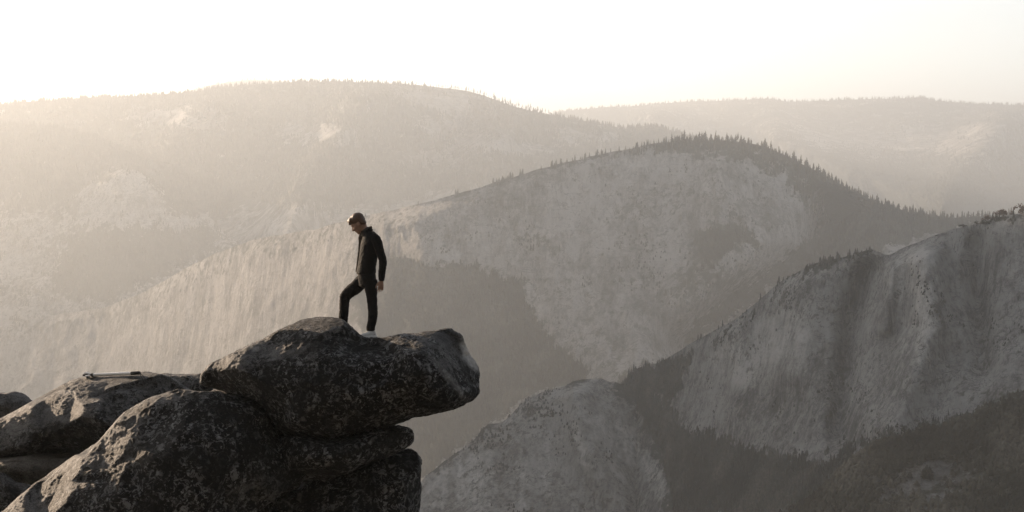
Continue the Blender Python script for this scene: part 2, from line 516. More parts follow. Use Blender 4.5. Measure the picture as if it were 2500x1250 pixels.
def ridge(name, crest, Yc, base, Yb, ncol, nrow, mat, p=1.0, rough=18.0, flute=0.0, spurs=(), x0=None, x1=None, back=900.0, jag=3.0, seed=0.0, fmin=0.0, calm=0.0):
    """One mountain: a wrinkled face from its crest down to the valley floor and a slope falling away behind it."""
    sc = float(np.mean([q[1] for q in Yc])) / 2700.0          # wrinkles grow with the mountain
    rough, flute, back = rough * sc, flute * sc, back * sc
    x0 = crest[0][0] if x0 is None else x0
    x1 = crest[-1][0] if x1 is None else x1
    px = np.linspace(x0, x1, ncol)
    cy = interp(crest, px)
    jn = np.stack([px * 0.02, np.full_like(px, seed * 3.1), np.zeros_like(px)], -1)
    cy = cy + jag * fbm(jn, 5)
    by = interp(base, px)
    yc, yb = interp(Yc, px), interp(Yb, px)
    v = np.linspace(0, 1, nrow)
    PX = np.repeat(px[None], nrow, 0)
    PY = cy[None] + (by - cy)[None] * v[:, None]
    YY = yc[None] + (yb - yc)[None] * (v[:, None] ** p)
    for (pts, width, amt) in spurs:                      # ribs that come forward (positive) and gullies that go back
        pts = np.array(pts, float)
        d = np.full(PX.shape, 1e9)
        for a, b in zip(pts[:-1], pts[1:]):
            ab = b - a
            t = np.clip(((PX - a[0]) * ab[0] + (PY - a[1]) * ab[1]) / (ab @ ab), 0, 1)
            d = np.minimum(d, np.hypot(PX - a[0] - t * ab[0], PY - a[1] - t * ab[1]))
        YY = YY - amt * sc * np.exp(-(d / width) ** 2) * sstep(0.0, 0.06, v)[:, None]
    Pw = at(PX, PY, YY)
    edge = sstep(0.0, 0.04, v)[:, None]
    n = fbm(Pw / sc * np.array((0.004, 0.003, 0.004)) + seed, 6, gain=0.55) + 0.5 * fbm(Pw / sc * np.array((0.011, 0.008, 0.011)) + seed, 4, ridged=True)
    YY = YY - rough * n * (0.25 + 0.75 * edge)
    if flute:
        bare = 1 - np.clip(look(cover, PX, PY), 0, 1)
        fl = fbm(Pw / sc * np.array((0.020, 0.006, 0.0018)) + seed, 4, ridged=True) + 0.5 * fbm(Pw / sc * np.array((0.06, 0.02, 0.006)) + seed, 3)
        YY = YY - flute * fl * edge * bare * (1 - calm * (1 - sstep(700, 1250, PX)))
    P = at(PX, PY, YY)
    foot = P[-1].copy()                                   # carry the foot down to the floor of the valley
    foot[:, 2] = GROUND_Z - 0.5
    foot[:, 1] -= 90 * sc
    rows = [P[0] + np.array((0, 60, -6)) * 0, ]
    bk = []
    for t in (1.0, 0.6, 0.35, 0.18, 0.08, 0.03):
        q = P[0].copy()
        q[:, 1] += back * t
        q[:, 2] -= back * (0.32 * t + 0.35 * t * t)
        q[:, 2] += 8 * sc * fbm(q / sc * 0.01 + seed, 3) * t
        bk.append(q)
    G = np.concatenate([np.stack(bk), P, foot[None]], 0)
    nr, nc = G.shape[:2]
    idx = np.arange(nr * nc).reshape(nr, nc)
    f = np.stack([idx[:-1, :-1], idx[1:, :-1], idx[1:, 1:], idx[:-1, 1:]], -1).reshape(-1, 4)
    me = mesh_from(name, G.reshape(-1, 3), f)
    wq = np.stack([PX * 0.03, PY * 0.03, np.full(PX.shape, seed * 1.7)], -1)
    wx, wy = 40 * fbm(wq, 6, gain=0.62), 40 * fbm(wq + 40.0, 6, gain=0.62)
    fo = np.maximum(look(cover, PX + wx, PY + wy), fmin)
    pa = look(pale_r, PX + wx, PY + wy)
    sa_ = look(stain_r, PX + wx * .5, PY + wy)
    k = len(bk)
    padf = np.concatenate([np.repeat(fo[:1], k, 0), fo, fo[-1:]], 0)
    padp = np.concatenate([np.zeros((k, ncol)), pa, pa[-1:]], 0)
    attr(me, 'forest', padf)
    attr(me, 'pale', padp)
    attr(me, 'stain', np.concatenate([np.zeros((k, ncol)), sa_, sa_[-1:]], 0))
    o = link(name, me, mat)
    o['kind'] = 'structure'
    rec = dict(name=name, px=px, crest=cy, base=by, PX=PX, PY=PY, P=P, forest=fo, ncol=ncol, nrow=nrow, obj=o)
    LAYERS.append(rec)
    return rec


M_far = mountain_mat('distant_slope', streak=0.2, scale=0.27)
M_mid = mountain_mat('wooded_slope', rock=(0.36, 0.345, 0.33), dark=(0.12, 0.117, 0.11), forest=(0.06, 0.06, 0.048), streak=0.35, scale=0.6)
M_rock = mountain_mat('granite_wall', rock=(0.38, 0.365, 0.35), dark=(0.12, 0.117, 0.11), streak=1.0, scale=1.35)
M_near = mountain_mat('near_granite_wall', rock=(0.30, 0.295, 0.285), dark=(0.075, 0.074, 0.072), streak=1.0, scale=3.0)

LA = ridge('distant_hill', [(380, 250), (480, 216), (560, 200), (620, 195), (680, 199), (760, 225), (850, 260)], [(380, 8600), (850, 8600)],
           [(380, 300), (850, 300)], [(380, 8200), (850, 8200)], 120, 30, M_far, rough=10, jag=2, seed=1)
LB = ridge('far_ridge', [(1150, 330), (1300, 287), (1380, 272), (1450, 264), (1560, 258), (1690, 248), (1800, 245), (1880, 242), (1915, 247), (2000, 246), (2100, 243),
                         (2200, 240), (2250, 238), (2290, 246), (2360, 252), (2450, 256), (2540, 258), (2650, 262)],
           [(1150, 9500), (2650, 9500)], [(1150, 620), (2650, 620)], [(1150, 6200), (2650, 5200)], 420, 130, M_far, p=1.2, rough=90, jag=3, seed=2,
           spurs=[([(1900, 330), (2100, 420), (2300, 480)], 50, 260), ([(2450, 300), (2350, 420), (2300, 520)], 60, 260), ([(1600, 290), (1750, 420)], 50, 200)])
LC = ridge('long_ridge', [(-200, 262), (0, 254), (100, 246), (200, 240), (350, 233), (480, 223), (560, 212), (640, 205), (730, 200), (850, 200), (930, 203), (1000, 207), (1080, 214),
                          (1140, 222), (1200, 240), (1260, 262), (1330, 277), (1400, 290), (1470, 303), (1530, 312), (1590, 308), (1640, 318), (1700, 335), (1800, 380), (1900, 440)],
           [(-200, 5600), (900, 5600), (1900, 5800)], [(-200, 780), (1000, 660), (1900, 520)], [(-200, 4700), (1000, 4300), (1900, 3900)], 620, 260, M_mid, p=1.15, rough=70, jag=3, seed=3,
           spurs=[([(900, 230), (760, 420), (700, 560)], 60, 180), ([(500, 260), (380, 400)], 60, 120), ([(1180, 290), (1000, 460)], 45, -120), ([(1250, 300), (1150, 440)], 45, 140)])
LD2 = ridge('wooded_spur', [(-260, 275), (0, 302), (110, 308), (200, 325), (300, 360), (420, 402), (520, 440), (620, 478), (720, 512), (830, 550), (950, 610)],
            [(-260, 5200), (950, 5000)], [(-260, 900), (950, 800)], [(-260, 4600), (950, 4400)], 330, 150, M_mid, p=1.1, rough=45, jag=4, seed=4)
LD3 = ridge('rocky_spur', [(-260, 570), (-100, 540), (60, 525), (150, 500), (220, 450), (270, 418), (310, 410), (350, 424), (400, 462), (450, 505), (540, 560), (640, 620), (760, 700)],
            [(-260, 4800), (760, 4600)], [(-260, 950), (760, 900)], [(-260, 4350), (760, 4100)], 300, 160, M_rock, p=1.1, rough=40, flute=10, jag=5, seed=5)
LD = ridge('granite_massif', [(-260, 900), (-100, 830), (0, 800), (130, 768), (250, 752), (350, 712), (480, 642), (600, 592), (760, 560), (960, 512), (1100, 478), (1250, 432),
                              (1400, 392), (1520, 366), (1580, 354), (1640, 346), (1720, 343), (1800, 347), (1850, 354), (1900, 370), (1960, 400), (2020, 432), (2080, 464),
                              (2150, 496), (2250, 522), (2350, 530), (2480, 520), (2650, 500)],
           [(-260, 4300), (300, 3850), (600, 3280), (900, 2850), (1000, 2790), (1300, 2730), (1700, 2700), (2200, 2700), (2650, 2700)], [(-260, 1330), (2650, 1250)], [(-260, 3850), (300, 3430), (600, 2880), (900, 2430), (1000, 2370), (1300, 2270), (1700, 2150), (2650, 1600)],
           1000, 420, M_rock, p=1.25, rough=22, flute=9, jag=5, seed=6, calm=0.9,
           spurs=[([(1050, 640), (1250, 760), (1400, 930)], 90, -15), ([(1750, 380), (1760, 560), (1700, 760)], 70, 30),
                  ([(2040, 520), (2000, 640), (1800, 760), (1690, 850)], 60, -170),
                  ([(640, 620), (600, 800)], 70, 25), ([(420, 720), (380, 900)], 60, 20), ([(980, 520), (1050, 630)], 70, 30)])
LE = ridge('right_cliff', [(1440, 1060), (1500, 960), (1545, 908), (1620, 880), (1690, 836), (1750, 803), (1800, 776), (1850, 736), (1900, 692), (1950, 662), (2000, 641), (2060, 628),
                           (2100, 615), (2132, 609), (2165, 621), (2200, 607), (2280, 576), (2330, 559), (2400, 541), (2440, 530), (2500, 521), (2650, 500)],
           [(1440, 1400), (1700, 1250), (2000, 1110), (2650, 950)], [(1440, 1400), (2650, 1400)], [(1440, 1240), (1700, 1060), (2000, 905), (2650, 740)],
           620, 420, M_near, p=1.6, rough=20, flute=8, jag=4, seed=7,
           spurs=[([(2120, 640), (2080, 780), (2050, 1060)], 32, -55), ([(2250, 600), (2270, 800), (2180, 1040)], 50, 70), ([(1960, 680), (1930, 900)], 60, 40),
                  ([(2180, 640), (2160, 800)], 22, 34), ([(2380, 570), (2400, 900)], 28, -28), ([(1800, 800), (1790, 1000)], 50, 30)])
M_low = mountain_mat('lower_granite', rock=(0.36, 0.35, 0.335), dark=(0.12, 0.118, 0.113), streak=1.0, scale=2.5)
M_brush = mountain_mat('brushy_granite', rock=(0.19, 0.187, 0.18), dark=(0.06, 0.059, 0.057), streak=0.4, scale=4.5)
LF = ridge('lower_dome', [(900, 1330), (1000, 1205), (1040, 1165), (1100, 1112), (1150, 1078), (1190, 1040), (1235, 1022), (1290, 968), (1330, 958), (1385, 934), (1430, 926), (1480, 926), (1520, 944), (1555, 980),
                          (1584, 1040), (1612, 1115), (1634, 1190), (1650, 1290), (1670, 1420)],
           [(900, 1330), (1400, 1340), (1670, 1310)], [(900, 1480), (1670, 1480)], [(900, 1200), (1350, 1150), (1670, 1230)], 420, 260, M_low, p=1.1, rough=20, flute=8, jag=13, seed=8,
           spurs=[([(1400, 950), (1450, 1100), (1540, 1260)], 50, 50)])
LG = ridge('near_slope', [(1780, 1340), (1900, 1255), (1960, 1226), (2020, 1180), (2080, 1120), (2150, 1078), (2230, 1052), (2300, 1040), (2370, 1012), (2420, 985), (2470, 962), (2520, 945), (2650, 900)],
           [(1780, 560), (2300, 560), (2650, 560)], [(1780, 1500), (2650, 1500)], [(1780, 500), (2650, 470)], 320, 200, M_brush, p=1.1, rough=26, flute=10, jag=16, seed=9, fmin=0.34)

# one sheet of ground under everything, out to the horizon
gm = simple_mat('valley_soil', (0.09, 0.085, 0.06), 0.95, 0.4, 0.01)
gx = np.linspace(-14000, 14000, 40)
gyy = np.linspace(-4000, 20000, 40)
GX, GY = np.meshgrid(gx, gyy)
idx = np.arange(1600).reshape(40, 40)
gme = mesh_from('ground', np.stack([GX, GY, np.full_like(GX, GROUND_Z)], -1).reshape(-1, 3),
                np.stack([idx[:-1, :-1], idx[:-1, 1:], idx[1:, 1:], idx[1:, :-1]], -1).reshape(-1, 4))
tag(link('ground', gme, gm), kind='structure')

# dark slope added unseen behind the camera to cut sky light on boulder fronts
ox = np.concatenate([np.linspace(-2500, -60, 30), np.linspace(-50, 50, 21), np.linspace(60, 2500, 30)])
oy = np.array([6.5, 5.5, 4.5, 3.0, 0.0, -4, -9, -15, -25, -45, -80, -130, -200, -300, -430, -600, -800, -1000])
ozz = np.array([-120, -12, -4.5, -2.2, -1.7, -1.7, -0.8, 6.0, 19, 44, 84, 140, 215, 300, 350, 370, 380, 390.])
OX, OY = np.meshgrid(ox, oy)
OZ = np.repeat(ozz[:, None], len(ox), 1)
OY = OY - 0.10 * np.abs(OX) * (np.abs(OX) > 55)
OZ = OZ + (fbm(np.stack([OX * 0.01, OY * 0.01, OZ * 0], -1), 4) * 0.15 * np.clip(-OY - 12, 0, 200))
OX, OY, OZ = [np.concatenate([a[:1] if q != 2 else a[:1] * 0 + GROUND_Z - 0.5, a]) for q, a in enumerate((OX, OY, OZ))]
idx = np.arange(OX.size).reshape(OX.shape)
ome = mesh_from('unseen_shade_slope', np.stack([OX, OY, OZ], -1).reshape(-1, 3), np.stack([idx[:-1, :-1], idx[:-1, 1:], idx[1:, 1:], idx[1:, :-1]], -1).reshape(-1, 4))
attr(ome, 'forest', 2.0 * sstep(-8, 4, -OY))
tag(link('unseen_shade_slope', ome, M_brush), kind='structure')

# mountain added left of the view, unseen, to keep the valley walls in shade
hx_, hy_ = float(sdir.x), float(sdir.y)
_n = math.hypot(hx_, hy_)
hx_, hy_ = hx_ / _n, hy_ / _n
qs = np.linspace(410, 1260, 84)
rows = []
for (du, f) in ((0.0, 1.0), (30.0, 0.86), (70.0, 0.55), (110.0, 0.1), (130, -0.7), (150, -1.0)):
    for sgn in ((-1, 1) if du else (1,)):
        Aq = 2.35 * qs
        x_ = Aq * hx_ - qs * hy_ * -1.0
        y_ = Aq * hy_ + qs * -hx_
        H = (-25 + (2.35 - 0.56) * qs * 0.231) * sstep(425, 520, qs) * (1 - sstep(1120, 1230, qs))
        z_ = np.where(f >= 0, H * f, H * 0) + (GROUND_Z * -f if f < 0 else 0)
        wv = np.stack([x_ * 0.006, y_ * 0.006, np.full_like(x_, du * 0.05)], -1)
        z_ = z_ + 18 * fbm(wv, 4) * (f > -0.9)
        side_x, side_y = 0.944, 0.33
        wd = du * (qs / 1000.0 if sgn > 0 else 5.0 + 0 * qs)
        rows.append((sgn * du, np.stack([x_ + sgn * wd * side_x, y_ + sgn * wd * side_y, z_], -1)))
rows.sort(key=lambda r_: r_[0])
G_ = np.stack([r_[1] for r_ in rows])
idx = np.arange(G_.shape[0] * G_.shape[1]).reshape(G_.shape[:2])
wme = mesh_from('unseen_shade_mountain', G_.reshape(-1, 3), np.stack([idx[:-1, :-1], idx[:-1, 1:], idx[1:, 1:], idx[1:, :-1]], -1).reshape(-1, 4))
tag(link('unseen_shade_mountain', wme, M_rock), kind='structure')

# ------------------------------------------------------------------ haze: one closed box of even air
hz = bmesh.new()
bmesh.ops.create_cube(hz, size=1.0)
for v in hz.verts:
    v.co = Vector((v.co.x * 28200, 8000 + v.co.y * 24200, (GROUND_Z - 1.5) * (0.5 - v.co.z) + 420.0 * (v.co.z + 0.5)))
hme = bpy.data.meshes.new('haze')
hz.to_mesh(hme)
hz.free()
hm = bpy.data.materials.new('hazy_air')
hm.use_nodes = True
hn = hm.node_tree
hn.nodes.clear()
hv = hn.nodes.new('ShaderNodeVolumePrincipled')
hv.inputs['Color'].default_value = (0.90, 0.955, 1.0, 1)
hv.inputs['Density'].default_value = 0.00016
hv.inputs['Anisotropy'].default_value = 0.68
ho = hn.nodes.new('ShaderNodeOutputMaterial')
hn.links.new(hv.outputs[0], ho.inputs['Volume'])
haze = tag(link('haze', hme, hm), kind='stuff')
#PART2
# ------------------------------------------------------------------ trees
M_bark = simple_mat('bark', (0.07, 0.055, 0.042), 0.95, 0.3, 2.0)
M_needle, _nt, _b = new_mat('needles', 0.95)
_t = NT(_nt)
_co = _t.n('ShaderNodeNewGeometry').outputs['Position']
_c = _t.ramp(_t.noise(_co, 0.02, 5, 0.65), [(0.38, (0.012, 0.013, 0.010)), (0.5, (0.042, 0.043, 0.033)), (0.62, (0.13, 0.12, 0.095))])
_c = _t.mix(_t.ramp(_t.noise(_co, 0.6, 3, 0.6), [(0.35, 0.6), (0.65, 0.0)]), _c, (0.018, 0.019, 0.014))
_t.l(_c, _b.inputs['Base Color'])
M_russet = simple_mat('russet_leaves', (0.12, 0.075, 0.05), 0.95, 0.4, 1.5)


def crown_geo(seed, n=46, bare=0.18, wide=0.20, top=0.15):
    """Boughs of a conifer of unit height: many ragged little fans around the stem."""
    r = np.random.default_rng(seed)
    vs, fs = [], []
    lean = r.normal(size=2) * 0.015
    for i in range(n):
        h = bare + (1 - bare) * (i + r.random()) / n
        u = (h - bare) / (1 - bare)
        prof = wide * (0.55 + 0.6 * min(u / 0.25, 1)) * max(top * 0.5, (1 - u) ** 0.75) * (0.55 + 0.7 * r.random())
        a = r.random() * 2 * math.pi + i * 2.4
        up = 0.02 + 0.10 * prof * (u - 0.4)
        c, s_ = math.cos(a), math.sin(a)
        w = prof * (0.5 + 0.4 * r.random())
        o = np.array((lean[0] * h, lean[1] * h, h))
        tip = o + np.array((c * prof, s_ * prof, up - 0.02))
        lft = o + np.array((c * prof * .55 - s_ * w * .6, s_ * prof * .55 + c * w * .6, -0.015 - 0.03 * r.random()))
        rgt = o + np.array((c * prof * .55 + s_ * w * .6, s_ * prof * .55 - c * w * .6, -0.015 - 0.03 * r.random()))
        upv = o + np.array((c * prof * .4, s_ * prof * .4, 0.035 + 0.02 * r.random()))
        low = o + np.array((c * prof * .3, s_ * prof * .3, -0.045))
        k = len(vs)
        vs += [o + np.array((0, 0, .02)), lft, tip, rgt, upv, low]
        fs += [(k, k + 1, k + 4), (k + 1, k + 2, k + 4), (k + 2, k + 3, k + 4), (k + 3, k, k + 4), (k, k + 5, k + 1), (k + 1, k + 5, k + 2), (k + 2, k + 5, k + 3), (k + 3, k + 5, k)]
    k = len(vs)
    tp = np.array((lean[0], lean[1], 1.0))
    vs += [tp + np.array((0, 0, .03)), tp + np.array((.018, 0, -.06)), tp + np.array((-.01, .016, -.06)), tp + np.array((-.01, -.016, -.06))]
    fs += [(k, k + 1, k + 2), (k, k + 2, k + 3), (k, k + 3, k + 1)]
    return np.array(vs), np.array(fs)


def trunk_geo(hh=0.9, r0=0.022):
    vs, fs = [], []
    for (z, r) in ((-0.12, r0 * 1.25), (0.15, r0), (0.55, r0 * .6), (hh, r0 * .15)):
        for q in range(6):
            a = q * math.pi / 3
            vs.append((r * math.cos(a), r * math.sin(a), z))
    for i in range(3):
        for q in range(6):
            fs.append((i * 6 + q, i * 6 + (q + 1) % 6, i * 6 + 6 + (q + 1) % 6, i * 6 + 6 + q))
    return vs, fs


KINDS = []
for sd in range(7):
    cv, cf = crown_geo(100 + sd, n=[40, 46, 52, 38, 30, 44, 36][sd], bare=[.12, .16, .10, .24, .35, .14, .2][sd], wide=[.19, .17, .2, .15, .12, .22, .17][sd], top=[.2, .15, .3, .3, .2, .25, .15][sd])
    cme = mesh_from('crown', cv, cf, smooth=False)
    cme.materials.append(M_needle)
    tv, tf = trunk_geo()
    tme = mesh_from('trunk', tv, tf)
    tme.materials.append(M_bark)
    KINDS.append((cme, tme))
# bare stem of a burnt or thin pine
sv, sf = crown_geo(140, n=16, bare=.35, wide=.10, top=.2)
sme = mesh_from('crown', sv, sf, smooth=False)
sme.materials.append(M_needle)
KINDS.append((sme, KINDS[0][1]))

protos = {}


def pine(k, loc, h, w, rz, label, group):
    if k not in protos:
        root = bpy.data.objects.new('pine_tree', None)
        root.empty_display_size = 0.1
        COL.objects.link(root)
        link('crown', KINDS[k][0], None, root)
        link('trunk', KINDS[k][1], None, root)
        protos[k] = root
    else:
        src = protos[k]
        root = src.copy()
        COL.objects.link(root)
        for ch in src.children:
            c = ch.copy()
            COL.objects.link(c)
            c.parent = root
    root.location = loc
    root.rotation_euler = (0, 0, rz)
    root.scale = (h * w, h * w, h)
    tag(root, label, 'tree', group)
    return root


def crest_point(rec, px, dv=0.0):
    """Ground point of a layer at column px and a little way down its face."""
    PXr = rec['px']
    c = np.clip((px - PXr[0]) / (PXr[-1] - PXr[0]) * (rec['ncol'] - 1), 0, rec['ncol'] - 1.001)
    r_ = np.clip(dv * (rec['nrow'] - 1), 0, rec['nrow'] - 1.001)
    i, j = int(r_), int(c)
    fi, fj = r_ - i, c - j
    P = rec['P']
    return (P[i, j] * (1 - fi) * (1 - fj) + P[i, j + 1] * (1 - fi) * fj + P[i + 1, j] * fi * (1 - fj) + P[i + 1, j + 1] * fi * fj)


# the tree line on the granite massif: each tree its own
n_ind = 0
x = 1500.0
while x < 2190:
    base_h = interp([(1500, 14), (1600, 23), (1680, 31), (1800, 29), (1900, 26), (2000, 31), (2080, 25), (2200, 20)], x)
    hp = float(base_h) * (0.50 + 0.62 * rng.random() ** 0.8)
    p = crest_point(LD, x, 0.004 + 0.018 * rng.random())
    m = hp * p[1] / FPX
    pine(int(rng.integers(0, 7)), p, m, 0.8 + 0.5 * rng.random(), rng.random() * 6.28,
         ('tall ' if hp > 0.98 * base_h else 'short ' if hp < 0.76 * base_h else 'middling ') + 'dark conifer on ' + ('the low left end of the dome crest' if x < 1620 else 'the flat top of the granite dome' if x < 1850 else 'the upper right shoulder of the granite dome' if x < 2000 else 'the lower right slope of the granite dome'), 'conifers along the crest of the granite dome')
    n_ind += 1
    x += 3.0 + 7.5 * rng.random() ** 1.4
# the thin pines standing against the sky on the long ridge
x = 980.0
while x < 1345:
    hp = float(interp([(980, 9), (1080, 11), (1140, 14), (1230, 16), (1300, 17), (1350, 13)], x)) * (0.5 + 0.7 * rng.random())
    p = crest_point(LC, x, 0.002 + 0.006 * rng.random())
    hb_ = float(interp([(980, 9), (1080, 11), (1140, 14), (1230, 16), (1300, 17), (1350, 13)], x))
    pine([7, 4, 3, 7, 6][int(rng.integers(0, 5))], p, hp * p[1] / FPX, 0.9 + 0.5 * rng.random(), rng.random() * 6.28,
         ('tall' if hp > 0.95 * hb_ else 'stunted' if hp < 0.7 * hb_ else 'thin') + ' pine against the sky on ' + ('the level top of the long ridge' if x < 1130 else 'the falling shoulder of the long ridge' if x < 1260 else 'the foot of the long ridge shoulder'), 'thin pines on the shoulder of the long ridge')
    n_ind += 1
    x += 2.6 + 6.5 * rng.random() ** 1.3
# the line of trees in the saddle right of the massif
x = 2195.0
while x < 2400:
    p = crest_point(LD, x, 0.004 + 0.03 * rng.random())
    hp = 14 + 14 * rng.random()
    pine(int(rng.integers(0, 7)), p, hp * p[1] / FPX, 0.8 + 0.5 * rng.random(), rng.random() * 6.28,
         'dark conifer on the rim of the wooded saddle behind the right cliff', 'conifers on the rim of the wooded saddle')
    n_ind += 1
    x += 5 + 8 * rng.random()


# round-headed trees and bushes on top of the right cliff
def leafy(name, label, px, hp, wp, seed, dv=0.0, mat=M_russet, cat='tree', group=None):
    p = crest_point(LE, px, dv)
    s_ = p[1] / FPX
    root = tag(bpy.data.objects.new(name, None), label, cat, group)
    root.empty_display_size = 0.1
    COL.objects.link(root)
    root.location = p
    r = np.random.default_rng(seed)
    vs, fs = [], []
    lobes = [(r.normal(size=3) * (0.32, 0.32, 0.22)) + (0, 0, 0.50) for _ in range(11)]
    for i in range(520):
        c = lobes[i % 11] + r.normal(size=3) * 0.13
        if c[2] < 0.02: c[2] = 0.02 + 0.1 * r.random()
        d1, d2 = r.normal(size=3) * 0.055, r.normal(size=3) * 0.055
        k = len(vs)
        vs += [c - d1, c + d2, c + d1, c - d2]
        fs.append((k, k + 1, k + 2, k + 3))
    V = np.array(vs) * (wp * s_, wp * s_, hp * s_)
    link('crown', mesh_from('crown', V, fs, smooth=False), mat, root)
    bv, bf = [], []
    for q in range(5):
        a = q * 1.3 + r.random()
        tip = np.array((math.cos(a) * .25, math.sin(a) * .25, .75)) * (wp * s_, wp * s_, hp * s_)
        k = len(bv)
        rr = 0.03 * wp * s_
        for (z, f) in ((-0.1, 1.0), (1.0, .3)):
            for w in range(4):
                bv.append(tip * max(z, 0) + np.array((math.cos(w * 1.571) * rr * f, math.sin(w * 1.571) * rr * f, z * 0.1 * hp * s_ if z < 0 else 0)))
        for w in range(4):
            bf.append((k + w, k + (w + 1) % 4, k + 4 + (w + 1) % 4, k + 4 + w))
    link('stem', mesh_from('stem', bv, bf), M_bark, root)
    return root


leafy('leafy_tree', 'broad reddish-brown bushy tree on top of the right cliff', 2450, 17, 24, 1)
leafy('leafy_tree', 'reddish-brown tree cut by the picture edge on top of the right cliff', 2497, 20, 20, 2)
leafy('leafy_bush', 'brown bush beside the bare step of the cliff top', 2412, 11, 19, 3, cat='bush')
leafy('leafy_bush', 'low olive bush on the notch below the brown bush of the cliff top', 2404, 9, 22, 4, 0.006, M_needle, 'bush')
leafy('leafy_bush', 'small dark shrub growing on the smooth rounded shoulder of the right cliff', 2352, 6, 16, 5, 0.0, M_needle, 'bush')
leafy('leafy_bush', 'tiny dark shrub alone on the lower lip of the cliff crest', 2384, 6, 9, 6, 0.0, M_needle, 'bush')

# woods that read as masses
def stuff_tree(seed, tiers=4, sides=5):
    r = np.random.default_rng(seed)
    vs, fs = [], []
    for t in range(tiers):
        z0 = 0.08 + 0.86 * t / tiers
        z1 = min(1.0, z0 + 0.42)
        rad = 0.19 * (1 - 0.80 * t / tiers) * (0.85 + 0.3 * r.random())
        k = len(vs)
        for q in range(sides):
            a = (q + r.random() * .7) * 2 * math.pi / sides
            vs.append((rad * math.cos(a) * (.7 + .6 * r.random()), rad * math.sin(a) * (.7 + .6 * r.random()), z0 - 0.05 * r.random()))
        vs.append((r.normal() * .01, r.normal() * .01, z1))
        for q in range(sides):
            fs.append((k + q, k + (q + 1) % sides, k + sides))
    return np.array(vs), np.array(fs)


STV = [stuff_tree(s_) for s_ in range(9)]


def forest(name, rec, n, hpx, lo=0.5, mats=None, ymask=None, vmax=1.0, wide=1.0, clump=False):
    """n trees scattered over the wooded ground of one layer, joined: past counting."""
    PX, PY, P, fo = rec['PX'], rec['PY'], rec['P'], rec['forest']
    q = fbm(P * (0.05 / (P[..., 1].mean() / 2700.0)), 4)
    wgt = sstep(lo - 0.25, lo + 0.25, fo + 0.55 * q)
    if clump:
        wgt = wgt * sstep(0.05, 0.30, fbm(P * np.array((0.010, 0.006, 0.016)) * (2700.0 / P[..., 1].mean()) + 3.0, 5))
    if ymask is not None:
        wgt = wgt * ymask(PX, PY)
    wgt = wgt * (PX > -20) * (PX < 2520) * (PY < 1270)
    wgt[int(vmax * len(wgt)):] = 0
    pr = wgt[:-1, :-1].ravel() * np.abs(PY[1:, :-1] - PY[:-1, :-1]).ravel()
    pick = rng.choice(pr.size, size=n, p=pr / pr.sum())
    i, j = np.unravel_index(pick, wgt[:-1, :-1].shape)
    a, b = rng.random(n)[:, None], rng.random(n)[:, None]
    pos = P[i, j] * (1 - a) * (1 - b) + P[i + 1, j] * a * (1 - b) + P[i, j + 1] * (1 - a) * b + P[i + 1, j + 1] * a * b
    hh = hpx * pos[:, 1] / FPX * (0.55 + 0.75 * rng.random(n))
    if rec is LD:
        hh = hh * np.interp(PX[i, j], [700, 1250], [0.36, 1.0])
    V, F, off = [], [], 0
    for s_ in range(9):
        sel = np.where(np.arange(n) % 9 == s_)[0]
        tv, tf = STV[s_]
        ang = rng.random(len(sel)) * 6.28
        ca, sa = np.cos(ang)[:, None], np.sin(ang)[:, None]
        h = hh[sel][:, None]
        w = h * wide * (0.8 + 0.6 * rng.random(len(sel)))[:, None]
        X = (tv[:, 0] * ca - tv[:, 1] * sa) * w
        Y = (tv[:, 0] * sa + tv[:, 1] * ca) * w
        Z = tv[:, 2] * h
        vv = np.stack([X, Y, Z], -1) + pos[sel][:, None]
        V.append(vv.reshape(-1, 3))
        F.append((tf[None] + (np.arange(len(sel)) * len(tv))[:, None, None] + off).reshape(-1, 3))
        off += len(sel) * len(tv)
    o = link(name, mesh_from(name, np.concatenate(V), np.concatenate(F), smooth=False), M_needle)
    tag(o, kind='stuff')
    return o


def above(rec, pad=0):
    pxr, cr = rec['px'], rec['crest']
    return lambda X, Y: ((Y < np.interp(X, pxr, cr) + pad) | (X < pxr[0]) | (X > pxr[-1])).astype(float)


def both(*fs):
    return lambda X, Y: np.prod([f(X, Y) for f in fs], 0)


forest('distant_forest', LB, 9000, 6.5, 0.45, ymask=above(LD, 10), wide=1.5)
forest('ridge_forest', LC, 13000, 10, 0.5, ymask=both(above(LD, 10), above(LD2, 10)), wide=1.25)
forest('spur_forest', LD2, 4500, 12, 0.55, ymask=both(above(LD, 10), above(LD3, 10)), wide=1.25)
forest('rocky_spur_forest', LD3, 2500, 10, 0.5, ymask=above(LD, 10), wide=1.25)
forest('gorge_forest', LD, 11000, 15, 0.62, ymask=both(above(LE, 10), above(LF, 10)))
forest('cliff_foot_forest', LE, 4500, 15, 0.62, ymask=both(above(LF, 10), above(LG, 10)))
forest('dome_brush', LF, 380, 7, 0.3, wide=2.2, clump=True)
forest('slope_brush', LG, 3600, 13, 0.55, wide=3.0)
forest('cliff_brush', LD, 2600, 7, 0.30, ymask=both(above(LE, 10), above(LF, 10)), wide=2.0, clump=True)
forest('wall_brush', LE, 1500, 6, 0.28, ymask=both(above(LF, 10), above(LG, 10)), wide=2.2, clump=True)
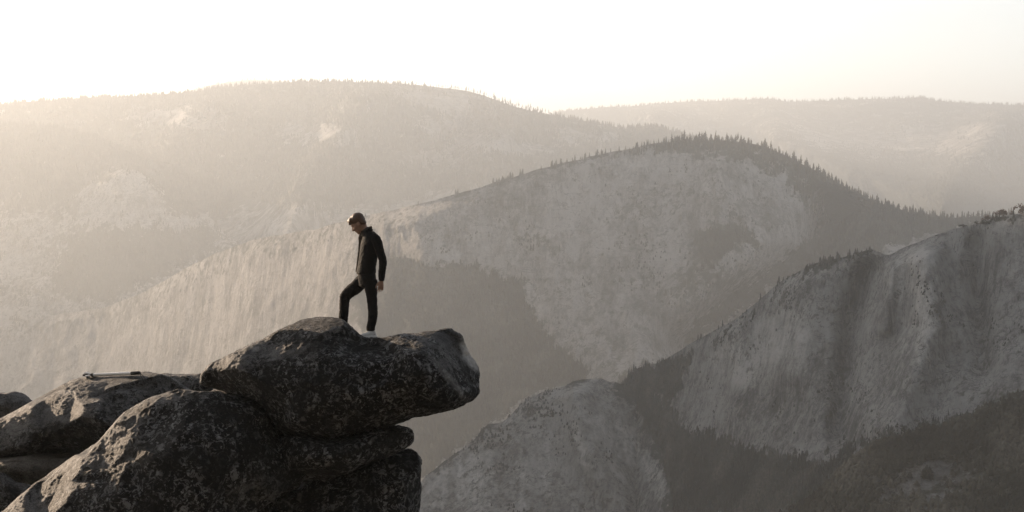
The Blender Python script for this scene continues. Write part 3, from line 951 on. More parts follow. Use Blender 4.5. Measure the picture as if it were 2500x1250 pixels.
# thin fringe along the far skylines
def fringe(name, rec, x0, x1, n, hpx):
    pos = np.array([crest_point(rec, float(x), 0.004 * rng.random()) for x in rng.uniform(x0, x1, n)])
    hh = hpx * pos[:, 1] / FPX * (0.4 + 0.8 * rng.random(n) ** 1.5)
    V, F, off = [], [], 0
    for q in range(n):
        tv, tf = STV[q % 9]
        V.append(tv * (hh[q] * 1.0, hh[q] * 1.0, hh[q]) + pos[q])
        F.append(tf + off)
        off += len(tv)
    tag(link(name, mesh_from(name, np.concatenate(V), np.concatenate(F), smooth=False), M_needle), kind='stuff')
fringe('ridge_treeline', LC, -30, 1000, 520, 10)
fringe('far_treeline', LB, 1340, 2520, 700, 8)
fringe('hill_treeline', LA, 470, 700, 110, 8)
fringe('spur_treeline', LD2, -30, 600, 160, 9)
fringe('slope_treeline', LG, 1900, 2520, 160, 9)
fringe('shoulder_treeline', LC, 1345, 1660, 140, 11)
#PART3
# ------------------------------------------------------------------ boulders of the overlook
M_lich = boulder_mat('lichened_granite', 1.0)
M_gran = boulder_mat('weathered_granite', 0.8, (0.145, 0.141, 0.137))


def tps(pts, vals):
    if len(pts) < 4:
        return lambda x, y: float(np.mean(vals)) + 0.0 * x
    P = np.array(pts, float) / 300.0
    n = len(P)
    r = np.linalg.norm(P[:, None] - P[None], axis=-1)
    K = np.where(r > 0, r * r * np.log(np.maximum(r, 1e-9)), 0) + 1e-4 * np.eye(n)
    Q = np.concatenate([np.ones((n, 1)), P], 1)
    M_ = np.block([[K, Q], [Q.T, np.zeros((3, 3))]])
    w = np.linalg.solve(M_, np.concatenate([np.array(vals, float), np.zeros(3)]))

    def f(x, y):
        X = np.stack([x, y], -1) / 300.0
        d = np.linalg.norm(X[..., None, :] - P, axis=-1)
        u = np.where(d > 0, d * d * np.log(np.maximum(d, 1e-9)), 0)
        return u @ w[:n] + w[n] + X[..., 0] * w[n + 1] + X[..., 1] * w[n + 2]
    return f


BOULDERS = {}


def boulder(key, label, center, outline, D, bulge, back, mat, nth=360, nph=150, nf=2.2, nb=2.4, seed=0.0, lump=0.055, rough=0.022, fine=0.010,
            lich=0.6, facets=34, keep_from=0, pale=(), cracks=(), lich_sunlit_spots=(), group='granite boulders of the overlook'):
    """A closed granite block: its outline as seen from the overlook, its front bulge and its depth behind in metres."""
    cx, cy = center
    O = np.array(outline, float)
    ang = np.unwrap(np.arctan2(O[:, 1] - cy, O[:, 0] - cx))
    if ang[-1] < ang[0]:
        O, ang = O[::-1], np.unwrap(np.arctan2(O[::-1, 1] - cy, O[::-1, 0] - cx))
    rad = np.hypot(O[:, 0] - cx, O[:, 1] - cy)
    # equal steps along the outline, not in angle
    per = np.concatenate([O, O[:1]])
    L = np.concatenate([[0], np.cumsum(np.hypot(*(per[1:] - per[:-1]).T))])
    u = np.linspace(0, L[-1], nth, endpoint=False)
    # smooth closed curve through the outline points
    k = np.clip(np.searchsorted(L, u, side='right') - 1, 0, len(O) - 1)
    t = ((u - L[k]) / (L[k + 1] - L[k]))[:, None]
    n = len(O)
    p0, p1, p2, p3 = O[(k - 1) % n], O[k], O[(k + 1) % n], O[(k + 2) % n]
    cat_ = 0.5 * (2 * p1 + (p2 - p0) * t + (2 * p0 - 5 * p1 + 4 * p2 - p3) * t ** 2 + (3 * p1 - p0 - 3 * p2 + p3) * t ** 3)
    C = 0.6 * cat_ + 0.4 * (p1 * (1 - t) + p2 * t)
    ph = np.linspace(0, math.pi, nph)
    sp, cp = np.sin(ph), np.cos(ph)
    n_ = np.where(cp >= 0, nf, nb)
    # pack rows towards the rim
    s = np.abs(sp) ** (2 / n_)
    c = np.sign(cp) * np.abs(cp) ** (2 / n_)
    PX = cx + (C[None, :, 0] - cx) * s[:, None]
    PY = cy + (C[None, :, 1] - cy) * s[:, None]
    F = tps([b[:2] for b in bulge], [b[2] for b in bulge])(PX, PY)
    F = np.maximum(F, 0.12)
    if callable(back):
        B = back(PX, PY)
    else:
        B = back
    Y = D - np.where(c[:, None] >= 0, F * np.abs(c[:, None]), -B * np.abs(c[:, None]))
    for (pts, wd, dep) in cracks:
        pts = np.array(pts, float)
        d = np.full(PX.shape, 1e9)
        for a, b in zip(pts[:-1], pts[1:]):
            ab = b - a
            tt = np.clip(((PX - a[0]) * ab[0] + (PY - a[1]) * ab[1]) / (ab @ ab), 0, 1)
            d = np.minimum(d, np.hypot(PX - a[0] - tt * ab[0], PY - a[1] - tt * ab[1]))
        Y = Y + np.where(c[:, None] > 0, dep * np.exp(-(d / wd) ** 2), 0)
    P = at(PX, PY, Y)
    top, bot = P[0].mean(0), P[-1].mean(0)
    V = np.concatenate([P[1:-1].reshape(-1, 3), top[None], bot[None]])
    nr = nph - 2
    idx = np.arange(nr * nth).reshape(nr, nth)
    i2 = np.roll(idx, -1, 1)
    quads = np.stack([idx[:-1], idx[1:], i2[1:], i2[:-1]], -1).reshape(-1, 4)
    ta, ba = nr * nth, nr * nth + 1
    tri1 = [(ta, idx[0, j], i2[0, j]) for j in range(nth)]
    tri2 = [(ba, i2[-1, j], idx[-1, j]) for j in range(nth)]
    me = bpy.data.meshes.new('boulder')
    me.from_pydata(V.tolist(), [], quads.tolist() + tri1 + tri2)
    me.polygons.foreach_set('use_smooth', np.ones(len(me.polygons), bool))
    me.update()
    bm = bmesh.new()
    bm.from_mesh(me)
    bmesh.ops.recalc_face_normals(bm, faces=bm.faces[:])
    bm.to_mesh(me)
    bm.free()
    me.update()
    N = vnormals(me)
    q = V + seed * 3.7
    d = lump * fbm(q * 1.1, 3) + rough * fbm(q * 4.2, 4, gain=0.6) + rough * 0.6 * fbm(q * 2.4, 3, ridged=True) + fine * fbm(q * 22.0, 3)
    # shallow spalled scars
    sc = fbm(q * np.array((1.3, 1.3, 2.6)) + 9.0, 3)
    d = d - 0.018 * sstep(0.16, 0.22, sc)
    V2 = V + N * d[:, None]
    Vb = V2.copy()
    fr = np.random.default_rng(int(seed * 31) + 3)
    for _ in range(facets):
        i0 = int(fr.integers(0, len(V2) - 2))
        p0 = V2[i0]
        if p0[1] > D + 0.5 and fr.random() < 0.7: continue
        nn = N[i0] + fr.normal(size=3) * 0.22
        nn = nn / np.linalg.norm(nn)
        p1 = p0 - nn * fr.uniform(0.02, 0.075)
        rad_ = fr.uniform(0.5, 1.1)
        if keep_from and (p0[0] / p0[1] * FPX + 1250 > keep_from): continue
        sd_ = (V2 - p1) @ nn
        dd_ = np.linalg.norm(V2 - p0, axis=1)
        cut = np.where(sd_ > 0, sd_, 0) * (1 - sstep(rad_ * 0.7, rad_, dd_)) * 0.8 * ((N @ nn) > 0.2)
        V2 = V2 - nn * np.minimum(cut, 0.09)[:, None]
    off_ = V2 - Vb
    ln_ = np.linalg.norm(off_, axis=1)
    V2 = Vb + off_ * (np.minimum(ln_, 0.10) / np.maximum(ln_, 1e-6))[:, None]
    V2 = V2 + N * (0.006 * fbm(q * 14.0, 3))[:, None]
    me.vertices.foreach_set('co', V2.astype(np.float32).ravel())
    me.update()
    pxv = np.concatenate([PX[1:-1].ravel(), [cx, cx]])
    pyv = np.concatenate([PY[1:-1].ravel(), [cy, cy]])
    wob = np.stack([pxv * 0.05, pyv * 0.05, np.full(pxv.shape, seed)], -1)
    wx, wy = 14 * fbm(wob, 3), 14 * fbm(wob + 20, 3)
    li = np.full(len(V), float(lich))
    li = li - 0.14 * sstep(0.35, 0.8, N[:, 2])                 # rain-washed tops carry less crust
    for (x_, y_, rx, ry, amt) in lich_sunlit_spots:  # positive spots add lichen, negative ones clear it, mostly on sunward left slopes
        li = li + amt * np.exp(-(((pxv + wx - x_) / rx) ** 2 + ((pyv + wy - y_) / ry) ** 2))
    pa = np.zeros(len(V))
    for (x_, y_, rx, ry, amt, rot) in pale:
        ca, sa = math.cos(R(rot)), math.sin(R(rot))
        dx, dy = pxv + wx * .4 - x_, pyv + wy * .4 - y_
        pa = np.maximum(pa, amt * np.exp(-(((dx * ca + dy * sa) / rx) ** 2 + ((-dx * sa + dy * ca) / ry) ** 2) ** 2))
    pa = np.maximum(pa, 1.15 * np.clip(-li, 0, 1) ** 0.7 * (0.6 + 0.8 * (fbm(q * 2.0, 4) > 0.0)))  # bright sunlit strips put into the colour where the cover goes negative
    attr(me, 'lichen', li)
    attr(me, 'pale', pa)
    o = link('boulder', me, mat)
    tag(o, label, 'boulder', group)
    BOULDERS[key] = o
    return o


# the overhanging block the man stands on
boulder('top', 'huge overhanging lichen-speckled boulder the man stands on, pointing out over the valley', (845, 920),
        [(494, 945), (490, 925), (496, 908), (518, 888), (560, 861), (610, 842), (640, 831), (668, 815), (700, 797), (745, 780), (785, 774), (812, 776), (834, 783), (848, 793), (862, 806),
         (880, 819), (896, 827), (925, 825), (960, 821), (1010, 817), (1050, 810), (1080, 805), (1100, 804), (1116, 812), (1128, 828), (1136, 846), (1148, 868), (1163, 888), (1172, 905),
         (1173, 930), (1171, 962), (1150, 978), (1115, 994), (1060, 1006), (1010, 1016), (985, 1028), (940, 1044), (880, 1058), (800, 1072), (730, 1070), (690, 1058), (668, 1030), (640, 1000), (600, 975), (540, 958)],
        28.0, [(560, 900, 0.75), (650, 860, 0.75), (790, 800, 0.55), (700, 930, 1.05), (850, 920, 1.15), (850, 1000, 1.25), (960, 900, 1.15), (1000, 980, 1.2), (1045, 862, 1.10),
               (1090, 915, 1.18), (1140, 968, 1.12), (1105, 840, 0.30), (1150, 895, 0.34), (1165, 935, 0.6), (1120, 880, 0.6), (900, 850, 0.85), (900, 830, 0.55), (1000, 830, 0.65), (700, 1040, 1.2), (520, 930, 0.5), (640, 980, 0.95), (1000, 850, 0.98)],
        lambda X, Y: 1.3 + 0 * X, M_lich, nth=560, nph=230, nf=2.9, nb=2.0, seed=1, lump=0.05, keep_from=1070, lich=0.98,
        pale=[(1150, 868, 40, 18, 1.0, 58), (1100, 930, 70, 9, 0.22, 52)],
        lich_sunlit_spots=[(1100, 860, 60, 70, -0.5), (1060, 830, 70, 25, -0.3), (680, 850, 120, 30, -0.4), (555, 880, 60, 22, -0.7), (620, 850, 40, 14, -0.6), (800, 800, 80, 30, -0.2), (860, 960, 200, 70, 0.2)],
        cracks=[([(1108, 845), (1120, 862), (1128, 872), (1140, 868)], 7, 0.06), ([(800, 832), (860, 842), (905, 838)], 12, 0.05)])
# the long one below it on the left
boulder('left', 'long sloping boulder with a sunlit left edge, lowest of the pile at lower left', (420, 1150),
        [(-30, 1290), (0, 1256), (30, 1228), (75, 1192), (130, 1150), (190, 1112), (240, 1075), (258, 1048), (285, 1015), (320, 1000), (355, 978), (400, 962), (440, 950), (470, 944), (500, 947), (540, 955),
         (580, 970), (620, 995), (655, 1035), (690, 1075), (715, 1100), (742, 1128), (750, 1160), (735, 1185), (700, 1210), (655, 1245), (620, 1290), (560, 1400), (420, 1470), (200, 1450), (40, 1380)],
        27.6, [(100, 1240, 0.8), (250, 1120, 0.65), (330, 1030, 0.6), (470, 970, 0.55), (450, 1080, 1.05), (600, 1080, 1.0), (420, 1200, 1.3), (650, 1180, 0.9), (200, 1300, 1.3), (540, 1250, 1.2)],
        1.6, M_lich, nth=520, nph=210, nf=2.1, nb=2.2, seed=2, lump=0.06, lich=0.95,
        lich_sunlit_spots=[(300, 1030, 60, 40, -0.6), (400, 975, 60, 18, -0.6), (475, 958, 40, 14, -0.4), (640, 1190, 90, 50, -0.45), (200, 1125, 70, 24, -0.7), (60, 1225, 60, 34, -0.7), (270, 1075, 45, 22, -0.6), (520, 1060, 120, 70, 0.2)],
        cracks=[([(150, 1180), (200, 1172), (260, 1165)], 8, 0.05), ([(560, 1120), (552, 1180), (560, 1240)], 12, 0.05)])
# behind: the smooth dome with the stick on it
boulder('dome', 'smooth dome-shaped boulder with a white stick lying along its top', (240, 1020),
        [(-90, 1075), (-40, 1042), (0, 1020), (40, 1000), (85, 975), (130, 948), (170, 930), (205, 920), (260, 915), (320, 911), (355, 909), (395, 915), (425, 928), (450, 945), (520, 1000), (520, 1060),
         (420, 1130), (300, 1135), (200, 1122), (120, 1112), (50, 1122), (-30, 1130), (-80, 1115)],
        31.0, [(0, 1050, 0.7), (120, 980, 0.7), (270, 940, 0.55), (380, 940, 0.5), (240, 1040, 1.2), (60, 1100, 1.0), (200, 1100, 1.1), (400, 1030, 1.0)],
        2.0, M_gran, nth=420, nph=170, nf=2.0, nb=2.3, seed=3, lump=0.045, rough=0.018, lich=0.62,
        lich_sunlit_spots=[(60, 995, 80, 26, -0.6), (160, 945, 70, 18, -0.6), (330, 1010, 140, 60, 0.25), (200, 1090, 160, 40, 0.3)],
        cracks=[([(300, 935), (345, 938)], 6, 0.05), ([(0, 1122), (60, 1112), (120, 1104)], 8, 0.08)])
boulder('under', 'rounded brownish boulder tucked in shade under the smooth dome', (90, 1160),
        [(-60, 1130), (0, 1118), (60, 1114), (140, 1108), (240, 1100), (250, 1150), (180, 1200), (120, 1222), (60, 1218), (20, 1190), (-5, 1165), (-40, 1160)],
        30.4, [(90, 1160, 0.6), (30, 1160, 0.4), (160, 1150, 0.6)], 1.2, boulder_mat('brown_granite', 0.6, (0.17, 0.15, 0.125)), nth=220, nph=90, seed=4, lich=0.2)
boulder('corner', 'grey rock showing in the bottom left corner below the brownish boulder', (20, 1260),
        [(-80, 1165), (-20, 1150), (10, 1158), (40, 1178), (90, 1190), (160, 1205), (180, 1300), (60, 1380), (-60, 1350)],
        29.6, [(20, 1260, 0.6), (0, 1220, 0.4)], 1.2, M_gran, nth=200, nph=80, seed=5, facets=6, lich=0.7)
boulder('far', 'small rounded boulder at the left picture edge behind the smooth dome', (-10, 1010),
        [(-110, 985), (-60, 966), (-20, 960), (15, 960), (42, 961), (60, 968), (74, 980), (100, 1010), (60, 1060), (-80, 1070)],
        33.5, [(-10, 1010, 0.7), (40, 990, 0.5)], 1.2, M_gran, nth=220, nph=90, seed=6, lich=0.3)
boulder('gap', 'low flat-topped rock filling the gap between the smooth dome and the overhanging boulder', (460, 960),
        [(370, 960), (385, 922), (400, 912), (430, 913), (455, 914), (480, 914), (530, 914), (580, 935), (560, 1000), (460, 1030), (380, 1010)],
        32.5, [(460, 960, 0.5), (440, 930, 0.35)], 1.2, M_gran, nth=220, nph=90, nb=3.0, seed=7, facets=4, lump=0.02, lich=0.6)
boulder('crack_filler', 'dark filler rock added in the shadowed crack between the overhanging boulder and the sloping boulder', (650, 1030),  # filler added so the bright background does not show through the crack
        [(510, 955), (580, 945), (650, 955), (730, 990), (790, 1025), (900, 1035), (910, 1090), (800, 1110), (740, 1115), (680, 1120), (610, 1080), (550, 1030)],
        28.55, [(650, 1030, 0.6), (600, 1000, 0.55), (700, 1060, 0.6)], 0.9, M_gran, nth=200, nph=80, seed=11, facets=4, lich=0.9)
# right: slab and the block below it
boulder('slab', 'thin wedge slab sandwiched beneath the overhanging boulder', (835, 1110),
        [(690, 1068), (740, 1063), (765, 1066), (790, 1073), (830, 1071), (880, 1060), (930, 1046), (970, 1042), (1000, 1046), (1009, 1060), (1007, 1078), (990, 1092), (960, 1106), (920, 1125), (880, 1142),
         (850, 1160), (800, 1174), (760, 1176), (730, 1170), (690, 1150), (670, 1110)],
        27.9, [(760, 1120, 0.95), (850, 1100, 0.95), (950, 1070, 0.75), (800, 1160, 0.9), (900, 1120, 0.8), (740, 1075, 0.9), (830, 1078, 0.85)], 1.4, M_lich, nth=360, nph=130, nf=2.4, nb=2.6, seed=8, lump=0.03, facets=7, lich=0.95)
boulder('base', 'dark squared-off boulder at the bottom under the wedge slab', (850, 1300),
        [(600, 1250), (640, 1215), (700, 1185), (760, 1165), (850, 1140), (930, 1108), (975, 1097), (1003, 1098), (1022, 1112), (1029, 1130), (1028, 1180), (1022, 1250), (1015, 1340), (990, 1480), (850, 1540), (640, 1500), (570, 1380)],
        28.2, [(850, 1250, 0.9), (700, 1230, 0.7), (980, 1150, 0.7), (1000, 1240, 0.75), (850, 1180, 0.55), (900, 1400, 1.0)], 1.7, M_lich, nth=380, nph=150, nf=3.0, nb=2.8, seed=9, lump=0.04, lich=1.15)
# the crag under the pile, running down out of sight
ov, of = [], []
for i, z in enumerate(-4.6 - 695.4 * np.linspace(0, 1, 14) ** 2.2):
    for j in range(40):
        a = j * 2 * math.pi / 40
        rr = (2.7 + 0.16 * (-z - 4.6)) if i else 2.2
        p = np.array((-4.6 + rr * 1.0 * math.cos(a), 31.0 + rr * 0.9 * math.sin(a) + (0.2 * (-z - 4.6)), z))
        p[:2] += 0.8 * fbm(p[None] * 0.3, 3)[0] * np.array((math.cos(a), math.sin(a)))
        ov.append(p)
for i in range(13):
    for j in range(40):
        of.append((i * 40 + j, i * 40 + (j + 1) % 40, i * 40 + 40 + (j + 1) % 40, i * 40 + 40 + j))
ov.append(np.array((-4.6, 31.0, -4.5)))
cap = [(len(ov) - 1, (j + 1) % 40, j, j) for j in range(40)]
cme = bpy.data.meshes.new('cliff')
cme.from_pydata([tuple(v) for v in ov], [], of + [c[:3] for c in cap])
cme.update()
tag(link('cliff', cme, M_gran), kind='structure')
bpy.context.view_layer.update()


def drop(keys, x, y, z=3.0):
    """Height of the rock under a point."""
    best = None
    for k in keys:
        hit, loc, nor, _ = BOULDERS[k].ray_cast(Vector((x, y, z)), Vector((0, 0, -1)))
        if hit and (best is None or loc.z > best[0].z):
            best = (loc, nor)
    return best


# ------------------------------------------------------------------ the white stick on the dome
M_white = simple_mat('white_tube', (0.90, 0.88, 0.85), 0.35, 0.03, 20, spec=0.5)
M_black = simple_mat('black_rubber', (0.015, 0.015, 0.015), 0.6, 0.2, 40)
M_steel = simple_mat('bright_metal', (0.75, 0.74, 0.72), 0.25, 0.05, 30, metal=0.6, spec=0.5)


def tube(name, pts, rad, mat, parent, sides=14, ry=None):
    pts = [Vector(p) for p in pts]
    rad = [rad] * len(pts) if isinstance(rad, (int, float)) else rad
    vs, fs = [], []
    up = Vector((0, 0, 1))
    for i, p in enumerate(pts):
        d = (pts[min(i + 1, len(pts) - 1)] - pts[max(i - 1, 0)]).normalized()
        a = d.cross(up)
        a = a.normalized() if a.length > 1e-4 else Vector((1, 0, 0))
        b = a.cross(d).normalized()
        for q in range(sides):
            t = q * 2 * math.pi / sides
            vs.append(p + (a * math.cos(t) + b * math.sin(t)) * rad[i])
    for i in range(len(pts) - 1):
        for q in range(sides):
            fs.append((i * sides + q, i * sides + (q + 1) % sides, (i + 1) * sides + (q + 1) % sides, (i + 1) * sides + q))
    fs.append(tuple(range(sides))[::-1])
    fs.append(tuple(range((len(pts) - 1) * sides, len(pts) * sides)))
    me = bpy.data.meshes.new(name)
    me.from_pydata([tuple(v) for v in vs], [], fs)
    me.polygons.foreach_set('use_smooth', np.ones(len(me.polygons), bool))
    me.set_sharp_from_angle(angle=R(40))
    me.update()
    return link(name, me, mat, parent)


SY = 31.0
sa, sb = A(205, 920, SY + 0.36), A(342, 908, SY - 0.02)
ha, hb = drop(['dome'], sa.x, sa.y)[0], drop(['dome'], sb.x, sb.y)[0]
mid_lift = 0.0
for f_ in np.linspace(0.02, 0.9, 12):
    q = sa.lerp(sb, f_)
    z_line = ha.z + (hb.z - ha.z) * f_
    mid_lift = max(mid_lift, drop(['dome'], q.x, q.y)[0].z - z_line)
r_t = 0.021
e0 = Vector((sa.x, sa.y, ha.z + mid_lift + r_t))
e1 = Vector((sb.x, sb.y, hb.z + mid_lift + r_t))
stick = tag(bpy.data.objects.new('selfie_stick', None), 'white telescopic stick with a black grip and wrist loop lying on the smooth dome boulder', 'stick')
stick.empty_display_size = 0.1
COL.objects.link(stick)


def sp_(f, up=0.0, side=0.0):
    return e0.lerp(e1, f) + Vector((0, side, up))


tube('pole', [sp_(0.17), sp_(0.5), sp_(0.86)], [0.023, 0.025, 0.026], M_white, stick, 18)
tube('grip', [sp_(0.84), sp_(0.85), sp_(0.98), sp_(0.995)], [0.025, 0.029, 0.029, 0.024], M_black, stick, 18)
tube('knuckle', [sp_(0.125), sp_(0.135), sp_(0.17), sp_(0.18)], [0.018, 0.027, 0.027, 0.02], M_black, stick, 14)
tube('clamp_jaw', [sp_(-0.01, 0.024, .01), sp_(0.02, 0.03, .01), sp_(0.075, 0.022, .01), sp_(0.12, 0.012, .01)], [0.015, 0.021, 0.016, 0.01], M_white, stick, 10)
tube('clamp_jaw', [sp_(0.04, -0.012, -.05), sp_(0.07, -0.010, -.055), sp_(0.125, 0.0, -.05)], [0.010, 0.013, 0.011], M_steel, stick, 10)
tube('clamp_body', [sp_(-0.012, 0.003, -.015), sp_(0.02, 0.002, -.02), sp_(0.09, 0.004, -.02), sp_(0.13, 0.004, -.005)], [0.014, 0.021, 0.017, 0.014], M_black, stick, 10)
loop = []
for i in range(19):
    t = i / 18 * 2 * math.pi
    lx = e1.x + 0.005 + 0.055 * (1 - math.cos(t))
    ly = e1.y - 0.20 * (1 - math.cos(t)) / 2 + 0.045 * math.sin(t)
    zz = drop(['dome'], lx, ly)[0].z + 0.006
    zz = zz + (e1.z - zz) * max(0.0, math.cos(t / 1.0)) ** 6
    loop.append((lx, ly, zz))
tube('wrist_loop', loop, 0.0055, M_black, stick, 6)
#PART4
# ------------------------------------------------------------------ the man
M_skin = simple_mat('skin', (0.27, 0.165, 0.12), 0.55, 0.12, 30, 0.2, 0.002, spec=0.4)
M_hair = simple_mat('brown_hair', (0.085, 0.046, 0.026), 0.5, 0.4, 90, 0.6, 0.01, spec=0.5)
M_jacket = simple_mat('black_jacket', (0.006, 0.0057, 0.0057), 0.85, 0.3, 60, 0.3, 0.004, spec=0.12)
M_jeans = simple_mat('dark_jeans', (0.007, 0.007, 0.0078), 0.9, 0.35, 90, 0.3, 0.003, spec=0.12)
M_shirt = simple_mat('grey_shirt', (0.05, 0.042, 0.036), 0.8, 0.2, 60)
M_shoe = simple_mat('pale_canvas', (0.62, 0.61, 0.58), 0.7, 0.12, 40)
M_sole = simple_mat('white_rubber', (0.72, 0.71, 0.68), 0.6, 0.08, 40)
M_eye = simple_mat('eye', (0.10, 0.08, 0.07), 0.25, 0.1, 20)

for m_, w_ in ((M_jacket, 0.3), (M_jeans, 0.3), (M_hair, 0.15)):
    b_ = m_.node_tree.nodes['Principled BSDF']
    b_.inputs['Sheen Weight'].default_value = w_
    b_.inputs['Sheen Roughness'].default_value = 0.18
    b_.inputs['Sheen Tint'].default_value = (0.9, 0.66, 0.48, 1)
YP = 28.28
FW = Vector((-0.96, -0.27, 0)).normalized()
LF_ = Vector((0.27, -0.96, 0)).normalized()
HF = Vector((-0.995, 0.08, 0)).normalized()          # the head is turned a little further
HL = Vector((-0.08, -0.995, 0)).normalized()
UP = Vector((0, 0, 1))


def PP(px, py, dy=0.0):
    return A(px, py, YP + dy)


def loft(bm, rings, sides=20):
    """rings: (centre, half axis a, half axis b); closed with rounded ends."""
    rows = []
    def ring(c, a, b):
        return [bm.verts.new(c + a * math.cos(q * 2 * math.pi / sides) + b * math.sin(q * 2 * math.pi / sides)) for q in range(sides)]
    for (c, a, b) in rings:
        rows.append(ring(c, a, b))
    for r0, r1 in zip(rows[:-1], rows[1:]):
        for q in range(sides):
            bm.faces.new((r0[q], r0[(q + 1) % sides], r1[(q + 1) % sides], r1[q]))
    for (end, nxt, rw) in ((0, 1, rows[0]), (-1, -2, rows[-1])):
        c, a, b = rings[end]
        d = (c - rings[nxt][0]).normalized()
        tip = bm.verts.new(c + d * min(a.length, b.length) * 0.45)
        for q in range(sides):
            bm.faces.new((rw[q], rw[(q + 1) % sides], tip))


def limb(bm, pts, sides=16, sub=4):
    """A tapering round chain through (point, radius) pairs, smooth along its length."""
    P = np.array([list(p[0]) for p in pts])
    r = np.array([p[1] for p in pts])
    n = len(pts)
    rings = []
    for i in range(n - 1):
        p0, p1, p2, p3 = P[max(i - 1, 0)], P[i], P[i + 1], P[min(i + 2, n - 1)]
        for k in range(sub):
            t = k / sub
            c = 0.5 * (2 * p1 + (p2 - p0) * t + (2 * p0 - 5 * p1 + 4 * p2 - p3) * t * t + (3 * p1 - p0 - 3 * p2 + p3) * t ** 3)
            rings.append((c, r[i] * (1 - t) + r[i + 1] * t))
    rings.append((P[-1], r[-1]))
    out = []
    for i, (c, rr) in enumerate(rings):
        d = Vector(rings[min(i + 1, len(rings) - 1)][0] - rings[max(i - 1, 0)][0]).normalized()
        a = d.cross(Vector((0.2, 1, 0.1))).normalized()
        b = d.cross(a).normalized()
        out.append((Vector(c), a * rr, b * rr))
    loft(bm, out, sides)


def ball(bm, c, axes, seg=20):
    m = bmesh.ops.create_uvsphere(bm, u_segments=seg, v_segments=seg // 2 + 2, radius=1.0)
    M_ = Matrix((axes[0], axes[1], axes[2])).transposed().to_4x4()
    M_.translation = c
    bmesh.ops.transform(bm, matrix=M_, verts=m['verts'])


def fuse(name, bm, voxel, mat, parent, smooth=4, folds=0.0, fscale=14.0, stretch=(1, 1, 1), dec=None):
    """One continuous surface out of overlapping forms."""
    bmesh.ops.recalc_face_normals(bm, faces=bm.faces[:])
    me = bpy.data.meshes.new(name)
    bm.to_mesh(me)
    bm.free()
    o = bpy.data.objects.new(name, me)
    COL.objects.link(o)
    rm = o.modifiers.new('r', 'REMESH')
    rm.mode = 'VOXEL'
    rm.voxel_size = voxel
    sm = o.modifiers.new('s', 'SMOOTH')
    sm.factor = 0.5
    sm.iterations = smooth
    dg = bpy.context.evaluated_depsgraph_get()
    me2 = bpy.data.meshes.new_from_object(o.evaluated_get(dg))
    bpy.data.objects.remove(o)
    bpy.data.meshes.remove(me)
    me2.name = name
    me2.polygons.foreach_set('use_smooth', np.ones(len(me2.polygons), bool))
    if folds:
        n = len(me2.vertices)
        co = np.zeros(n * 3, np.float32)
        me2.vertices.foreach_get('co', co)
        co = co.reshape(-1, 3)
        N = vnormals(me2)
        q = co * np.array(stretch)
        d = folds * fbm(q * fscale, 3, ridged=True) + folds * 0.5 * fbm(q * fscale * 0.45 + 5, 2)
        co = co + N * d[:, None]
        me2.vertices.foreach_set('co', co.astype(np.float32).ravel())
    me2.update()
    me2.materials.clear()
    return link(name, me2, mat, parent)


person = tag(bpy.data.objects.new('person', None), 'man in black jacket and dark jeans looking down, one foot raised on the boulder', 'person')
person.empty_display_size = 0.1
COL.objects.link(person)

# feet on the rock
DL, DR = -0.02, 0.62
pl = PP(903, 824, DL)
pr_ = PP(845, 812, DR)
hl = drop(['top'], pl.x, pl.y)
hr = drop(['top'], pr_.x, pr_.y)
print('FOOT left', pl.z, hl[0].z if hl else None, 'right', pr_.z, hr[0].z if hr else None)
gl = max(drop(['top'], pl.x + a_ * -0.62, pl.y + a_ * -0.78)[0].z for a_ in (-0.07, -0.02, 0.04, 0.09, 0.14)) + 0.004
gr = hr[0].z if hr else pr_.z
anL = Vector((PP(905, 812, DL).x, YP + DL, gl + 0.085))
anR = Vector((PP(836, 800, DR).x, YP + DR, gr + 0.085))

hipL, hipR = PP(905, 684, -0.085), PP(886, 684, 0.095)
knL, knR = PP(909.5, 745, -0.06), PP(842, 723, 0.16)
shL, shR = PP(919, 583, -0.17), PP(893, 583, 0.19)
elL, elR = PP(935, 638, -0.21), PP(899, 640, 0.23)
wrL, wrR = PP(931, 684, -0.20), PP(897, 684, 0.24)

# head frame
TILT = R(37)
Fh = (HF * math.cos(TILT) - UP * math.sin(TILT)).normalized()
Uh = (UP * math.cos(TILT) + HF * math.sin(TILT)).normalized()
HC = PP(873.5, 543, 0.0)


def hd(f, u, l=0.0):
    return HC + Fh * f + Uh * u + HL * l


def hax(f, u, l):
    return (Fh * f, Uh * u, HL * l)


